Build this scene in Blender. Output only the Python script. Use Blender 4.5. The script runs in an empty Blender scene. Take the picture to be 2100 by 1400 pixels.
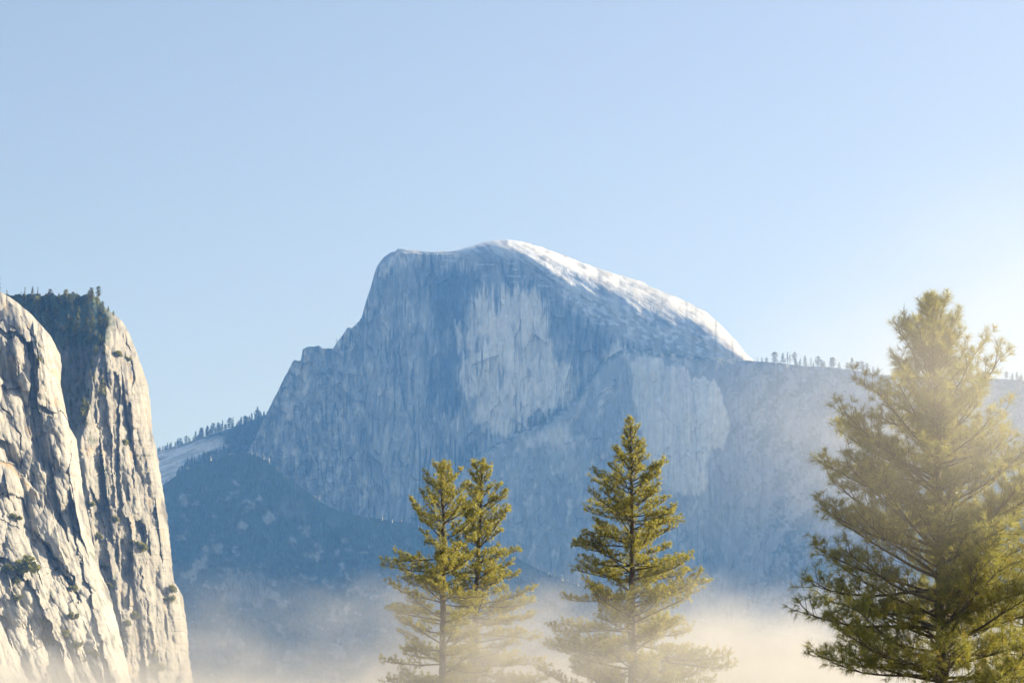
import bpy, math, random
import numpy as np

# ------------------------------------------------------------------ camera, sky, sun, exposure
sc = bpy.context.scene
COL = sc.collection
R = math.radians
PITCH = R(10.8)
FPX = 100.0 / 36.0 * 2100.0            # focal length in photo pixels
EYE = 1.7
SUN_AZ, SUN_EL = R(64), R(25)          # azimuth to the right of the view direction

cam = bpy.data.cameras.new('camera')
cam.lens = 100; cam.sensor_width = 36; cam.clip_start = 0.5; cam.clip_end = 60000
cam_o = bpy.data.objects.new('camera', cam); COL.objects.link(cam_o)
cam_o.location = (0, 0, EYE); cam_o.rotation_euler = (R(90) + PITCH, 0, 0)
sc.camera = cam_o

w = bpy.data.worlds.new('World'); sc.world = w; w.use_nodes = True
nt = w.node_tree
sky = nt.nodes.new('ShaderNodeTexSky'); sky.sky_type = 'NISHITA'; sky.sun_disc = False
sky.sun_elevation = SUN_EL; sky.sun_rotation = SUN_AZ
sky.altitude = 1200; sky.air_density = 1.0; sky.dust_density = 5.0; sky.ozone_density = 3.4
bg = nt.nodes['Background']; bg.inputs['Strength'].default_value = 0.098
hs = nt.nodes.new('ShaderNodeHueSaturation'); hs.inputs['Saturation'].default_value = 0.86
wb = nt.nodes.new('ShaderNodeMix'); wb.data_type = 'RGBA'; wb.blend_type = 'MULTIPLY'; wb.inputs[0].default_value = 1.0
wb.inputs[7].default_value = (1.07, 0.96, 0.925, 1)
nt.links.new(sky.outputs[0], hs.inputs['Color']); nt.links.new(hs.outputs[0], wb.inputs[6])
nt.links.new(wb.outputs[2], bg.inputs['Color'])

sun = bpy.data.lights.new('sun', 'SUN'); sun.energy = 5.0; sun.angle = R(0.5); sun.color = (1.0, 0.925, 0.79)
sun_o = bpy.data.objects.new('sun', sun); COL.objects.link(sun_o)
from mathutils import Vector
sdir = Vector((math.cos(SUN_EL) * math.sin(SUN_AZ), math.cos(SUN_EL) * math.cos(SUN_AZ), math.sin(SUN_EL)))
sun_o.rotation_euler = sdir.to_track_quat('Z', 'Y').to_euler()

vs = sc.view_settings
vs.view_transform = 'Standard'; vs.look = 'None'; vs.exposure = 1.0; vs.gamma = 1.0; vs.use_curve_mapping = False
sc.render.engine = 'CYCLES'
cy = sc.cycles
cy.use_denoising = True; cy.use_adaptive_sampling = True; cy.adaptive_threshold = 0.02
cy.max_bounces = 6; cy.diffuse_bounces = 3; cy.transmission_bounces = 4; cy.volume_bounces = 0
cy.transparent_max_bounces = 8
cy.volume_step_rate = 1.0; cy.volume_max_steps = 256

# ------------------------------------------------------------------ helpers
def P(px, py, Y):
    """world point seen at photo pixel (px, py) at depth Y; arrays allowed"""
    a = (np.asarray(px, float) - 1050.0) / FPX
    b = (700.0 - np.asarray(py, float)) / FPX
    cp, sp = math.cos(PITCH), math.sin(PITCH)
    dy = cp - b * sp; dz = sp + b * cp
    t = Y / dy
    return np.stack(np.broadcast_arrays(a * t, np.asarray(Y, float) + 0 * a, EYE + dz * t), -1)

def _hash(ix, iy, seed):
    h = (ix.astype(np.int64) * 374761393 + iy.astype(np.int64) * 668265263 + seed * 1442695041) & 0xFFFFFFFF
    h = ((h ^ (h >> 13)) * 1274126177) & 0xFFFFFFFF
    h = ((h ^ (h >> 16)) * 2246822519) & 0xFFFFFFFF
    return ((h ^ (h >> 15)) & 0xFFFFFF) / float(0xFFFFFF)

def noise(x, y, seed=0):
    x, y = np.broadcast_arrays(np.asarray(x, float), np.asarray(y, float))
    ix, iy = np.floor(x), np.floor(y)
    fx, fy = x - ix, y - iy
    ux, uy = fx * fx * fx * (fx * (fx * 6 - 15) + 10), fy * fy * fy * (fy * (fy * 6 - 15) + 10)
    def g(ox, oy):
        a = _hash(ix + ox, iy + oy, seed) * 2 * math.pi
        return np.cos(a) * (fx - ox) + np.sin(a) * (fy - oy)
    n0 = g(0, 0) * (1 - ux) + g(1, 0) * ux
    n1 = g(0, 1) * (1 - ux) + g(1, 1) * ux
    return (n0 * (1 - uy) + n1 * uy) * 1.4

def fbm(x, y, oct=4, seed=0, gain=0.5, lac=2.03):
    s, a = 0, 1.0
    for k in range(oct):
        s = s + a * noise(np.asarray(x) * lac ** k + 13.7 * k, np.asarray(y) * lac ** k - 7.1 * k, seed + 31 * k)
        a *= gain
    return s

def cells(x, y, seed=0):
    """Voronoi: id hash, offset to cell point, distance to border (F2-F1)"""
    x, y = np.broadcast_arrays(np.asarray(x, float), np.asarray(y, float))
    ix, iy = np.floor(x), np.floor(y)
    d1 = np.full(x.shape, 9.0); d2 = np.full(x.shape, 9.0)
    ida = np.zeros(x.shape); idb = np.zeros(x.shape); idc = np.zeros(x.shape)
    bx = np.zeros(x.shape); by = np.zeros(x.shape)
    for ox in (-1, 0, 1):
        for oy in (-1, 0, 1):
            cx, cy_ = ix + ox, iy + oy
            dx = x - (cx + _hash(cx, cy_, seed)); dy = y - (cy_ + _hash(cx, cy_, seed + 1))
            d = np.sqrt(dx * dx + dy * dy)
            m = d < d1
            d2 = np.where(m, d1, np.minimum(d2, d)); d1 = np.where(m, d, d1)
            bx = np.where(m, dx, bx); by = np.where(m, dy, by)
            ida = np.where(m, _hash(cx, cy_, seed + 2), ida)
            idb = np.where(m, _hash(cx, cy_, seed + 3), idb)
            idc = np.where(m, _hash(cx, cy_, seed + 4), idc)
    return ida, idb, idc, bx, by, d2 - d1

def facets(x, y, seed=0, tilt=0.6):
    a, b, c, dx, dy, e = cells(x, y, seed)
    return (a - 0.5) + (b - 0.5) * tilt * 2 * dx + (c - 0.5) * tilt * 2 * dy, e

def chisel(x, y, seed=0, tilt=1.2, pen=0.9):
    """upper envelope of tilted planes, one per cell: angular blocks with creases"""
    x, y = np.broadcast_arrays(np.asarray(x, float), np.asarray(y, float))
    ix, iy = np.floor(x), np.floor(y)
    best = np.full(x.shape, -9.0)
    for ox in (-1, 0, 1):
        for oy in (-1, 0, 1):
            cx, cy_ = ix + ox, iy + oy
            dx = x - (cx + _hash(cx, cy_, seed)); dy = y - (cy_ + _hash(cx, cy_, seed + 1))
            v = 0.6 * _hash(cx, cy_, seed + 2) + tilt * ((_hash(cx, cy_, seed + 3) - 0.5) * dx * 2 + (_hash(cx, cy_, seed + 4) - 0.5) * dy) - pen * (dx * dx + dy * dy)
            best = np.maximum(best, v)
    return best

def sstep(a, b, x):
    t = np.clip((x - a) / (b - a), 0, 1)
    return t * t * (3 - 2 * t)

def curve(pts, x):
    p = np.array(pts, float)
    return np.interp(x, p[:, 0], p[:, 1])

def curve_y(pts, y):
    """pts given as (px, py); returns px for py"""
    p = np.array(pts, float)
    return np.interp(y, p[:, 1], p[:, 0])

def poly_sd(px, py, pts):
    """signed distance in pixels, positive inside"""
    pts = np.array(pts, float)
    d = np.full(px.shape, 1e9); inside = np.zeros(px.shape, bool)
    n = len(pts)
    for i in range(n):
        ax, ay = pts[i]; bx, by = pts[(i + 1) % n]
        ex, ey = bx - ax, by - ay
        t = np.clip(((px - ax) * ex + (py - ay) * ey) / (ex * ex + ey * ey + 1e-9), 0, 1)
        d = np.minimum(d, (px - ax - t * ex) ** 2 + (py - ay - t * ey) ** 2)
        c = ((ay > py) != (by > py)) & (px < ex * (py - ay) / (ey + 1e-12) + ax)
        inside ^= c
    d = np.sqrt(d)
    return np.where(inside, d, -d)

def line_d(px, py, pts):
    d = np.full(px.shape, 1e9)
    for (ax, ay), (bx, by) in zip(pts[:-1], pts[1:]):
        ex, ey = bx - ax, by - ay
        t = np.clip(((px - ax) * ex + (py - ay) * ey) / (ex * ex + ey * ey + 1e-9), 0, 1)
        d = np.minimum(d, (px - ax - t * ex) ** 2 + (py - ay - t * ey) ** 2)
    return np.sqrt(d)

def tag(o, label=None, cat=None, group=None, kind=None):
    if label: o['label'] = label
    if cat: o['category'] = cat
    if group: o['group'] = group
    if kind: o['kind'] = kind
    return o

def raw_mesh(name, V, F, smooth=True, attrs=None):
    """V (n,3), F (m,k) numpy -> mesh"""
    V = np.ascontiguousarray(V, np.float32); F = np.ascontiguousarray(F, np.int32)
    me = bpy.data.meshes.new(name)
    m, k = F.shape
    me.vertices.add(len(V)); me.vertices.foreach_set('co', V.ravel())
    me.loops.add(m * k); me.loops.foreach_set('vertex_index', F.ravel())
    me.polygons.add(m)
    me.polygons.foreach_set('loop_start', np.arange(0, m * k, k, dtype=np.int32))
    me.polygons.foreach_set('use_smooth', np.full(m, smooth, bool))
    for nm, arr in (attrs or {}).items():
        at = me.attributes.new(nm, 'FLOAT', 'POINT')
        at.data.foreach_set('value', np.ascontiguousarray(arr, np.float32).ravel())
    me.update(calc_edges=True)
    return me

def link(name, me, mat, parent=None):
    o = bpy.data.objects.new(name, me); COL.objects.link(o)
    if mat and not me.materials: me.materials.append(mat)
    if parent: o.parent = parent
    return o

def empty(name, loc):
    o = bpy.data.objects.new(name, None); COL.objects.link(o); o.location = loc
    o.empty_display_size = 0.5
    return o

def grid_faces(ny, nx, flip=False):
    i = np.arange(ny * nx).reshape(ny, nx)
    q = np.stack([i[:-1, :-1], i[1:, :-1], i[1:, 1:], i[:-1, 1:]], -1).reshape(-1, 4)
    return q[:, ::-1] if flip else q

# ------------------------------------------------------------------ materials
def mat_new(name):
    m = bpy.data.materials.new(name); m.use_nodes = True
    m.node_tree.nodes.clear()
    out = m.node_tree.nodes.new('ShaderNodeOutputMaterial')
    return m, m.node_tree, out

class N:
    """tiny node helper"""
    def __init__(s, nt): s.nt = nt
    def add(s, t, **kw):
        n = s.nt.nodes.new(t)
        for k, v in kw.items(): setattr(n, k, v)
        return n
    def attr(s, nm):
        n = s.add('ShaderNodeAttribute'); n.attribute_name = nm; return n.outputs['Fac']
    def val(s, sock, v):
        if hasattr(v, 'is_output'): s.nt.links.new(v, sock)
        else: sock.default_value = v
    def math(s, op, a, b=0.0, clamp=False):
        n = s.add('ShaderNodeMath', operation=op); n.use_clamp = clamp
        s.val(n.inputs[0], a); s.val(n.inputs[1], b); return n.outputs[0]
    def mix(s, f, a, b):
        n = s.add('ShaderNodeMix', data_type='RGBA')
        s.val(n.inputs[0], f)
        s.val(n.inputs[6], a if hasattr(a, 'is_output') else (*a, 1)); s.val(n.inputs[7], b if hasattr(b, 'is_output') else (*b, 1))
        return n.outputs[2]
    def coord(s, scale=(1, 1, 1)):
        t = s.add('ShaderNodeTexCoord'); m = s.add('ShaderNodeMapping')
        m.inputs['Scale'].default_value = scale
        s.nt.links.new(t.outputs['Object'], m.inputs[0]); return m.outputs[0]
    def noise(s, vec, scale=1.0, detail=4, rough=0.5):
        n = s.add('ShaderNodeTexNoise'); s.nt.links.new(vec, n.inputs['Vector'])
        n.inputs['Scale'].default_value = scale; n.inputs['Detail'].default_value = detail
        n.inputs['Roughness'].default_value = rough; return n.outputs[0]
    def ramp(s, f, a, b):
        n = s.add('ShaderNodeMapRange'); n.clamp = True
        s.val(n.inputs[0], f); n.inputs[1].default_value = a; n.inputs[2].default_value = b
        return n.outputs[0]

def rock_material(name, mid, dark, pale, scale, bump=1.0, snowc=(0.86, 0.88, 0.92), forest=(0.035, 0.055, 0.035)):
    m, nt_, out = mat_new(name); n = N(nt_)
    streak = n.noise(n.coord((1, 1, 0.16)), 0.12 / scale, 6, 0.62)
    grain = n.noise(n.coord((1, 1, 0.5)), 0.5 / scale, 5, 0.6)
    c = n.mix(n.ramp(streak, 0.38, 0.62), tuple(v * 0.78 for v in mid), tuple(min(1, v * 1.16) for v in mid))
    c = n.mix(n.attr('pale'), c, pale)
    c = n.mix(n.attr('stain_shade'), c, dark)
    g = n.ramp(grain, 0.3, 0.7)
    mul = n.add('ShaderNodeMix', data_type='RGBA', blend_type='MULTIPLY')
    mul.inputs[0].default_value = 1.0
    nt_.links.new(c, mul.inputs[6])
    nt_.links.new(n.mix(g, (0.80, 0.80, 0.80), (1.12, 1.12, 1.12)), mul.inputs[7])
    c = mul.outputs[2]
    c = n.mix(n.attr('tan'), c, (0.36, 0.24, 0.11))
    c = n.mix(n.attr('forest'), c, n.mix(g, forest, tuple(v * 1.9 for v in forest)))
    c = n.mix(n.attr('snow'), c, snowc)
    b = n.add('ShaderNodeBsdfPrincipled'); b.inputs['Roughness'].default_value = 0.85
    b.inputs['Specular IOR Level'].default_value = 0.25
    nt_.links.new(c, b.inputs['Base Color'])
    bp = n.add('ShaderNodeBump'); bp.inputs['Strength'].default_value = 0.6; bp.inputs['Distance'].default_value = bump
    nt_.links.new(grain, bp.inputs['Height']); nt_.links.new(bp.outputs[0], b.inputs['Normal'])
    nt_.links.new(b.outputs[0], out.inputs['Surface'])
    return m

def leaf_material(name, c0, c1, c2, trans=0.45):
    """needles: hue varies with the 'hue' attribute of each tuft"""
    m, nt_, out = mat_new(name); n = N(nt_)
    h = n.attr('hue')
    c = n.mix(n.ramp(h, 0.0, 0.75), c0, c1)
    c = n.mix(n.ramp(h, 0.9, 1.0), c, c2)
    b = n.add('ShaderNodeBsdfPrincipled'); b.inputs['Roughness'].default_value = 0.42
    b.inputs['Specular IOR Level'].default_value = 0.5
    t = n.add('ShaderNodeBsdfTranslucent')
    nt_.links.new(c, b.inputs['Base Color'])
    tc = n.mix(0.4, c, (0.56, 0.50, 0.09))
    nt_.links.new(tc, t.inputs['Color'])
    mx = n.add('ShaderNodeMixShader'); mx.inputs[0].default_value = trans
    nt_.links.new(b.outputs[0], mx.inputs[1]); nt_.links.new(t.outputs[0], mx.inputs[2])
    nt_.links.new(mx.outputs[0], out.inputs['Surface'])
    return m

def bark_material(name, c0, c1):
    m, nt_, out = mat_new(name); n = N(nt_)
    f = n.noise(n.coord((6, 6, 1.2)), 1.5, 5, 0.6)
    c = n.mix(n.ramp(f, 0.35, 0.65), c0, c1)
    b = n.add('ShaderNodeBsdfPrincipled'); b.inputs['Roughness'].default_value = 0.9
    nt_.links.new(c, b.inputs['Base Color'])
    bp = n.add('ShaderNodeBump'); bp.inputs['Strength'].default_value = 0.8; bp.inputs['Distance'].default_value = 0.05
    nt_.links.new(f, bp.inputs['Height']); nt_.links.new(bp.outputs[0], b.inputs['Normal'])
    nt_.links.new(b.outputs[0], out.inputs['Surface'])
    return m

M_DOME = rock_material('granite_far', (0.36, 0.355, 0.345), (0.055, 0.06, 0.07), (0.92, 0.86, 0.76), 6.0, 4.0)
M_SLOPE = rock_material('granite_forested', (0.20, 0.20, 0.20), (0.10, 0.105, 0.11), (0.50, 0.49, 0.46), 6.0, 4.0)
M_CLIFF = rock_material('granite_near', (0.235, 0.225, 0.20), (0.07, 0.07, 0.075), (0.40, 0.385, 0.345), 1.0, 0.2)
M_NEEDLE = leaf_material('pine_needles', (0.12, 0.135, 0.034), (0.46, 0.435, 0.085), (0.50, 0.32, 0.07), 0.6)
M_NEEDLE_D = leaf_material('pine_needles_dark', (0.07, 0.09, 0.026), (0.27, 0.28, 0.055), (0.36, 0.25, 0.05), 0.55)
M_FARLEAF = leaf_material('far_needles', (0.030, 0.045, 0.025), (0.06, 0.075, 0.03), (0.10, 0.085, 0.03), 0.25)
M_SUNLEAF = leaf_material('sunlit_leaves', (0.09, 0.11, 0.035), (0.22, 0.23, 0.07), (0.30, 0.22, 0.07), 0.45)  # shrubs and lit pines: sunlight put into a brighter leaf colour
M_BARK = bark_material('pine_bark', (0.045, 0.035, 0.026), (0.13, 0.10, 0.075))

# ------------------------------------------------------------------ ground
def build_ground():
    n = 80
    xs = np.linspace(-9000, 9000, n); ys = np.linspace(-5000, 13000, n)
    X, Y = np.meshgrid(xs, ys)
    Z = 0.6 * fbm(X / 400, Y / 400, 3, 5) - 0.6
    m, nt_, out = mat_new('meadow'); k = N(nt_)
    f = k.noise(k.coord(), 0.05, 6, 0.6)
    b = k.add('ShaderNodeBsdfPrincipled'); b.inputs['Roughness'].default_value = 0.95
    nt_.links.new(k.mix(f, (0.12, 0.115, 0.06), (0.28, 0.24, 0.13)), b.inputs['Base Color'])
    nt_.links.new(b.outputs[0], out.inputs['Surface'])
    o = link('ground', raw_mesh('ground', np.stack([X, Y, Z], -1).reshape(-1, 3), grid_faces(n, n, True)), m)
    tag(o, 'flat meadow floor of the valley below the cliffs', 'ground', kind='structure')
build_ground()

# ------------------------------------------------------------------ relief terrain
class Relief: pass

def column_relief(name, mat, xs, top, depth_fn, bottom=1440.0, nrow=300, back=700.0, crisp=False):
    """terrain whose skyline is top(px); front surface from the skyline down, then down to the valley floor; closed behind"""
    nx = len(xs)
    s = np.linspace(0, 1, nrow) ** 1.0
    px = np.broadcast_to(xs[None, :], (nrow, nx))
    py = top[None, :] + (bottom - top[None, :]) * s[:, None]
    D, attrs = depth_fn(px, py, top[None, :])
    V = P(px, py, D)
    low = []
    Vb = V[-1]
    for f in (0.5, 1.0):                       # run out to the valley floor
        q = Vb.copy(); q[:, 2] = Vb[:, 2] * (1 - f) - 0.8 * f; q[:, 1] -= (Vb[:, 2] - q[:, 2]) * 0.9
        low.append(q)
    bk = []
    for f in (1.0, 0.6, 0.3, 0.1, 0.02):       # far side
        q = V[0].copy(); q[:, 1] += back * f + 6
        q[:, 2] = np.maximum(V[0][:, 2] * (1 - f ** 1.6) - 0.8 * f, -0.8)
        bk.append(q)
    if crisp: bk.append(V[0].copy())            # own normals along the skyline
    A = np.concatenate([np.array(bk), V, np.array(low)], 0)
    at = {}
    for kx in ('pale', 'stain_shade', 'snow', 'forest', 'tan'):
        a = attrs.get(kx, np.zeros(px.shape)) + np.zeros(px.shape)
        at[kx] = np.clip(np.concatenate([np.repeat(a[:1], len(bk), 0), a, np.repeat(a[-1:], len(low), 0)], 0), 0, 1)
    o = link(name, raw_mesh(name, A.reshape(-1, 3), grid_faces(A.shape[0], nx), False, at), mat)
    r = Relief(); r.o = o; r.px = px; r.py = py; r.V = V; r.D = D; r.top = top; r.xs = xs; r.bottom = bottom
    def at_(x, y, r=r):
        i = int(np.clip(np.searchsorted(r.xs, x), 0, nx - 1))
        t = (y - r.top[i]) / (bottom - r.top[i])
        j = int(np.clip(round(t * (nrow - 1)), 0, nrow - 1))
        return Vector(r.V[j, i])
    r.at = at_
    return r

def row_relief(name, mat, ys, right, depth_fn, left=-130.0, ncol=260, back=160.0, top_bump=None):
    """cliff whose right-hand outline is right(py)"""
    ny = len(ys)
    s = np.linspace(0, 1, ncol)
    px = left + (right[:, None] - left) * s[None, :]
    py = np.broadcast_to(ys[:, None], (ny, ncol)).copy()
    if top_bump is not None:
        fade = np.clip(1 - (py - ys[0]) / 60.0, 0, 1)
        py = py + fade * top_bump(px)
    D, attrs = depth_fn(px, py, right[:, None])
    V = P(px, py, D)
    cols = []
    for f in (0.03, 0.2, 0.5, 1.0):
        q = V[:, -1].copy(); q[:, 1] += back * f; q[:, 0] -= back * 0.25 * f * f
        cols.append(q)
    A = np.concatenate([V, np.stack(cols, 1)], 1)
    top = []
    for f in (1.0, 0.4, 0.08):
        q = A[0].copy(); q[:, 1] += back * f * 1.2; q[:, 2] -= back * 0.05 * f
        top.append(q)
    low = []
    for f in (0.5, 1.0):
        q = A[-1].copy(); q[:, 2] = A[-1][:, 2] * (1 - f) - 0.8 * f
        q[:, 1] -= (A[-1][:, 2] - q[:, 2]) * 0.5
        low.append(q)
    A = np.concatenate([np.array(top), A, np.array(low)], 0)
    at = {}
    for kx in ('pale', 'stain_shade', 'snow', 'forest', 'tan'):
        a = attrs.get(kx, np.zeros(px.shape)) + np.zeros(px.shape)
        a = np.concatenate([a] + [a[:, -1:]] * 4, 1)
        at[kx] = np.clip(np.concatenate([np.repeat(a[:1], 3, 0), a, np.repeat(a[-1:], 2, 0)], 0), 0, 1)
    o = link(name, raw_mesh(name, A.reshape(-1, 3), grid_faces(A.shape[0], A.shape[1]), False, at), mat)
    r = Relief(); r.o = o; r.V = V; r.D = D
    def at_(x, y):
        j = int(np.clip(np.searchsorted(ys, y), 0, ny - 1))
        t = (x - left) / (right[j] - left)
        i = int(np.clip(round(t * (ncol - 1)), 0, ncol - 1))
        return Vector(V[j, i])
    r.at = at_
    return r

MPP = 1.0 / FPX      # metres per pixel per metre of depth

# ---- the great dome
DOME_TOP = [(430, 1010), (480, 968), (505, 930), (520, 905), (535, 872), (545, 852), (560, 820), (580, 781), (597, 748), (603, 739), (617, 738),
            (621, 716), (628, 712), (655, 709), (668, 714), (682, 715), (692, 700), (700, 690), (711, 675), (723, 671), (734, 662), (742, 648), (748, 626), (760, 590),
            (768, 560), (773, 546), (788, 526), (802, 517), (811, 516), (815, 510), (850, 513), (880, 517), (930, 515), (960, 506), (1000, 495),
            (1030, 491), (1060, 493), (1090, 500), (1150, 521), (1200, 541), (1260, 561), (1320, 578), (1330, 586), (1400, 614), (1450, 641), (1480, 668),
            (1510, 700), (1530, 725), (1545, 739), (1620, 830), (1760, 1000)]
CAP = [(760, 545), (815, 516), (870, 521), (930, 520), (1000, 525), (1060, 537), (1110, 562), (1160, 600), (1210, 636), (1260, 662), (1330, 695),
       (1400, 722), (1545, 760), (1760, 1030)]
PALE_MAIN = [(962, 650), (972, 612), (982, 596), (1000, 604), (1012, 640), (1030, 600), (1060, 590), (1092, 588), (1112, 610), (1122, 640), (1128, 690), (1148, 735), (1176, 745),
             (1192, 775), (1176, 820), (1130, 850), (1082, 872), (1040, 892), (1004, 884), (966, 866), (982, 832), (990, 806), (950, 800),
             (941, 765), (956, 742), (962, 700)]

def dome_depth(px, py, top):
    def smooth(a, w=25):
        k = np.hanning(w * 2 + 1); k /= k.sum()
        return np.convolve(np.pad(a, w, mode='edge'), k, mode='valid')
    c = smooth(curve(CAP, px[0]))[None, :]
    ct = np.minimum(smooth(curve(DOME_TOP, px[0]))[None, :], c - 3)
    h = np.maximum(c - py, 0)
    t = np.clip(h / np.maximum(c - ct, 3), 0, 1.15)
    
    m = 1.11                                   # metres per photo pixel at this distance
    D = 6520 - 0.26 * (px - 1000) * m + np.clip(1000 - py, -400, 500) * 0.13 * m
    cap = h * m * (0.14 + 1.55 * t ** 4)
    below = np.maximum(py - c, 0)
    # the face: big vertical waves, flakes, fluting
    ux = px + 6 * fbm(px / 60, py / 140, 3, 3)
    D = D + 14 * fbm(ux / 120, py / 420, 3, 11) * sstep(0, 60, below)
    fl, e = facets(ux / 34, py / 120, 21, 0.6)
    D = D + 26 * fl * sstep(0, 40, below)
    fl2, e2 = facets(ux / 13, py / 48, 23, 0.7)
    D = D + 12.0 * fl2 * sstep(0, 25, below)
    D = D + 3.0 * fbm(ux / 7, py / 90, 3, 41) * sstep(0, 20, below)
    # left shoulder: rougher, broken, stepped back
    sh = sstep(760, 690, px)
    r1, _ = facets(px / 16, py / 24, 51, 0.8)
    D = D + sh * (16 * r1 + 10 * fbm(px / 20, py / 30, 4, 53))
    # roof of the headwall: jutting rim just under the cap
    rim = np.exp(-(below / 16) ** 2) * (below > 0)
    D = D - 10 * rim * sstep(760, 800, px) * sstep(1250, 1100, px)
    # cap with peeling sheets that run down to the right
    q = (py - 0.55 * (px - 1000))
    sheet = fbm(px / 130 + 2, q / 26, 4, 61) * 2.2
    saw = sheet - np.floor(sheet)
    lines = np.abs(fbm(px / 90, q / 13, 3, 63))
    D = D + cap + sstep(0, 6, h) * (saw * 1.5 + 3.5 * fbm(px / 40, py / 26, 5, 65) + 14 * fbm(px / 150, q / 46, 3, 67)) * np.clip(0.35 + (1 - t), 0.3, 1)
    # skyline edge turns away
    edge = np.exp(-np.maximum(py - np.minimum(ct, c), 0) / 10.0)
    D = D + 26 * edge
    # ---- rock colours
    wx = px + 7 * fbm(px / 16, py / 46, 4, 71); wy = py + 16 * fbm(px / 9, py / 60, 3, 73)
    sd = poly_sd(wx, wy, PALE_MAIN)
    streak = fbm(px / 5.0, py / 160, 4, 75)
    fine = fbm(px / 2.6, py / 120, 3, 76)
    pale = sstep(-9, 7, sd + 22 * streak * np.exp(-np.maximum(py - 700, 0) / 120) + 5 * fine)
    pale = pale * (0.92 + 0.22 * streak)
    for poly, amt in (([(932, 662), (948, 660), (950, 700), (944, 724), (934, 716)], 0.9),
                      ([(912, 690), (920, 640), (926, 690), (922, 730)], 0.6),
                      ([(1235, 730), (1256, 712), (1290, 705), (1300, 740), (1290, 790), (1250, 800), (1238, 770)], 0.7),
                      ([(616, 742), (634, 720), (636, 790), (622, 830), (612, 800)], 0.75),
                      ([(585, 790), (600, 750), (604, 830), (580, 900), (560, 900)], 0.5),
                      ([(800, 530), (860, 522), (890, 532), (820, 542)], 0.5),
                      ([(775, 560), (808, 524), (812, 530), (785, 566)], 0.7)):
        pale = np.maximum(pale, amt * sstep(-5, 5, poly_sd(wx, wy, poly) + 3 * fine))
    mott = fbm(px / 26, py / 60, 5, 81) + 0.5 * fbm(px / 6, py / 44, 3, 83)
    pale = np.maximum(pale, 0.5 * sstep(0.0, 0.7, mott) * sstep(900, 780, px))
    pale = np.maximum(pale, 0.30 * sstep(0.15, 0.8, mott + 0.4 * streak))
    dark = [(880, 560), (930, 545), (985, 560), (978, 600), (955, 650), (955, 730), (935, 770), (960, 840), (900, 850), (880, 800), (905, 720), (885, 640)]
    stain_shade = 1.0 * sstep(-16, 14, poly_sd(wx, wy, dark) + 12 * streak)
    stain_shade = np.maximum(stain_shade, 0.5 * sstep(-20, 20, poly_sd(wx, wy, [(1120, 600), (1210, 650), (1250, 700), (1220, 760), (1180, 740), (1140, 690)])))
    stain_shade = np.maximum(stain_shade, 0.5 * sstep(0.1, 0.7, streak) * sstep(700, 590, py) * (h <= 0))
    stain_shade = np.maximum(stain_shade, 0.5 * sstep(0.1, 0.9, fbm(px / 22, py / 26, 5, 85)) * sh)
    stain_shade = np.maximum(stain_shade, 0.6 * sstep(0.1, 0.75, fbm(px / 11, py / 170, 5, 87)))
    stain_shade = np.maximum(stain_shade, 0.55 * sstep(0.0, 0.6, fbm(px / 60, py / 110, 4, 88)) * sstep(560, 640, px))
    stain_shade = stain_shade * (1 - 0.75 * pale)
    # cracks
    ck = sstep(0.12, 0.02, np.abs(noise(ux / 20, py / 230, 301))) * sstep(0.0, 0.3, noise(px / 60, py / 90, 302))
    ck2 = sstep(0.15, 0.03, np.abs(noise(ux / 7, py / 110, 303))) * sstep(0.0, 0.3, noise(px / 40, py / 60, 304))
    hk = sstep(0.05, 0.01, np.abs(noise(px / 70, (py + 0.3 * px) / 16, 305))) * sstep(0.1, 0.35, noise(px / 50, py / 40, 306))
    stain_shade = np.maximum(stain_shade, (h <= 0) * np.maximum(np.maximum(0.8 * ck, 0.5 * ck2), 0.6 * hk) * (1 - 0.55 * sstep(0.4, 0.8, pale)))
    D = D + 9 * ck * (h <= 0) + 4 * ck2 * (h <= 0)
    lite = sstep(0.35, 0.7, fbm(px / 3.5, py / 70, 3, 307)) * sstep(0.0, 0.4, noise(px / 70, py / 80, 308)) * (h <= 0)
    pale = np.maximum(pale, 0.75 * lite)
    stain_shade = np.maximum(stain_shade, 0.7 * sstep(1.8, 0.3, line_d(wx, py, [(1094, 840), (1094, 905)])))
    # snow on the cap and on ledges
    sn = fbm(px / 45, q / 11, 5, 91)
    snow = sstep(-0.5, 0.15, sn + 1.0 * t - 0.15) * sstep(0, 12, h) * sstep(1560, 1440, px + 0.2 * (py - 600))
    strk = 0.6 * fbm(px / 60, q / 9, 4, 92) + 0.7 * fbm(px / 24, py / 18, 5, 98)
    snow = snow * (0.36 + 0.30 * sstep(0.02, 0.25, lines)) * (1 - 0.92 * sstep(-0.05, 0.45, strk + 0.5 * fbm(px / 55, py / 40, 3, 96))) * sstep(800, 960, px)
    apron = sstep(-14, 14, poly_sd(px, py, [(1130, 575), (1250, 610), (1400, 650), (1490, 695), (1500, 735), (1420, 728), (1330, 712), (1240, 676), (1170, 632)]))
    apron = apron * sstep(-0.1, 0.55, fbm(px / 16, (py - 0.3 * px) / 10, 5, 94) + 0.3 * fbm(px / 60, py / 30, 2, 97)) * 0.6
    low = sstep(0.45, 0.75, fbm(px / 60, py / 4.5, 4, 93) + 0.35 * sstep(1100, 1250, px)) * (h <= 0) * sstep(640, 560, py - 0.35 * (px - 1100))
    ledge = sstep(0.62, 0.85, fbm(px / 14, py / 3.6, 4, 95)) * sh * 0.5
    snow = snow * (0.32 + 0.56 * sstep(1420, 1120, px))
    snow = np.maximum(np.maximum(snow, apron), np.maximum(low * 0.6, ledge))
    pale = np.where(h > 0, pale * 0.3 + 0.3 * sstep(1420, 1540, px + 0.3 * (py - 650)), pale)
    return D, dict(pale=pale, stain_shade=stain_shade, snow=snow)

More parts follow.
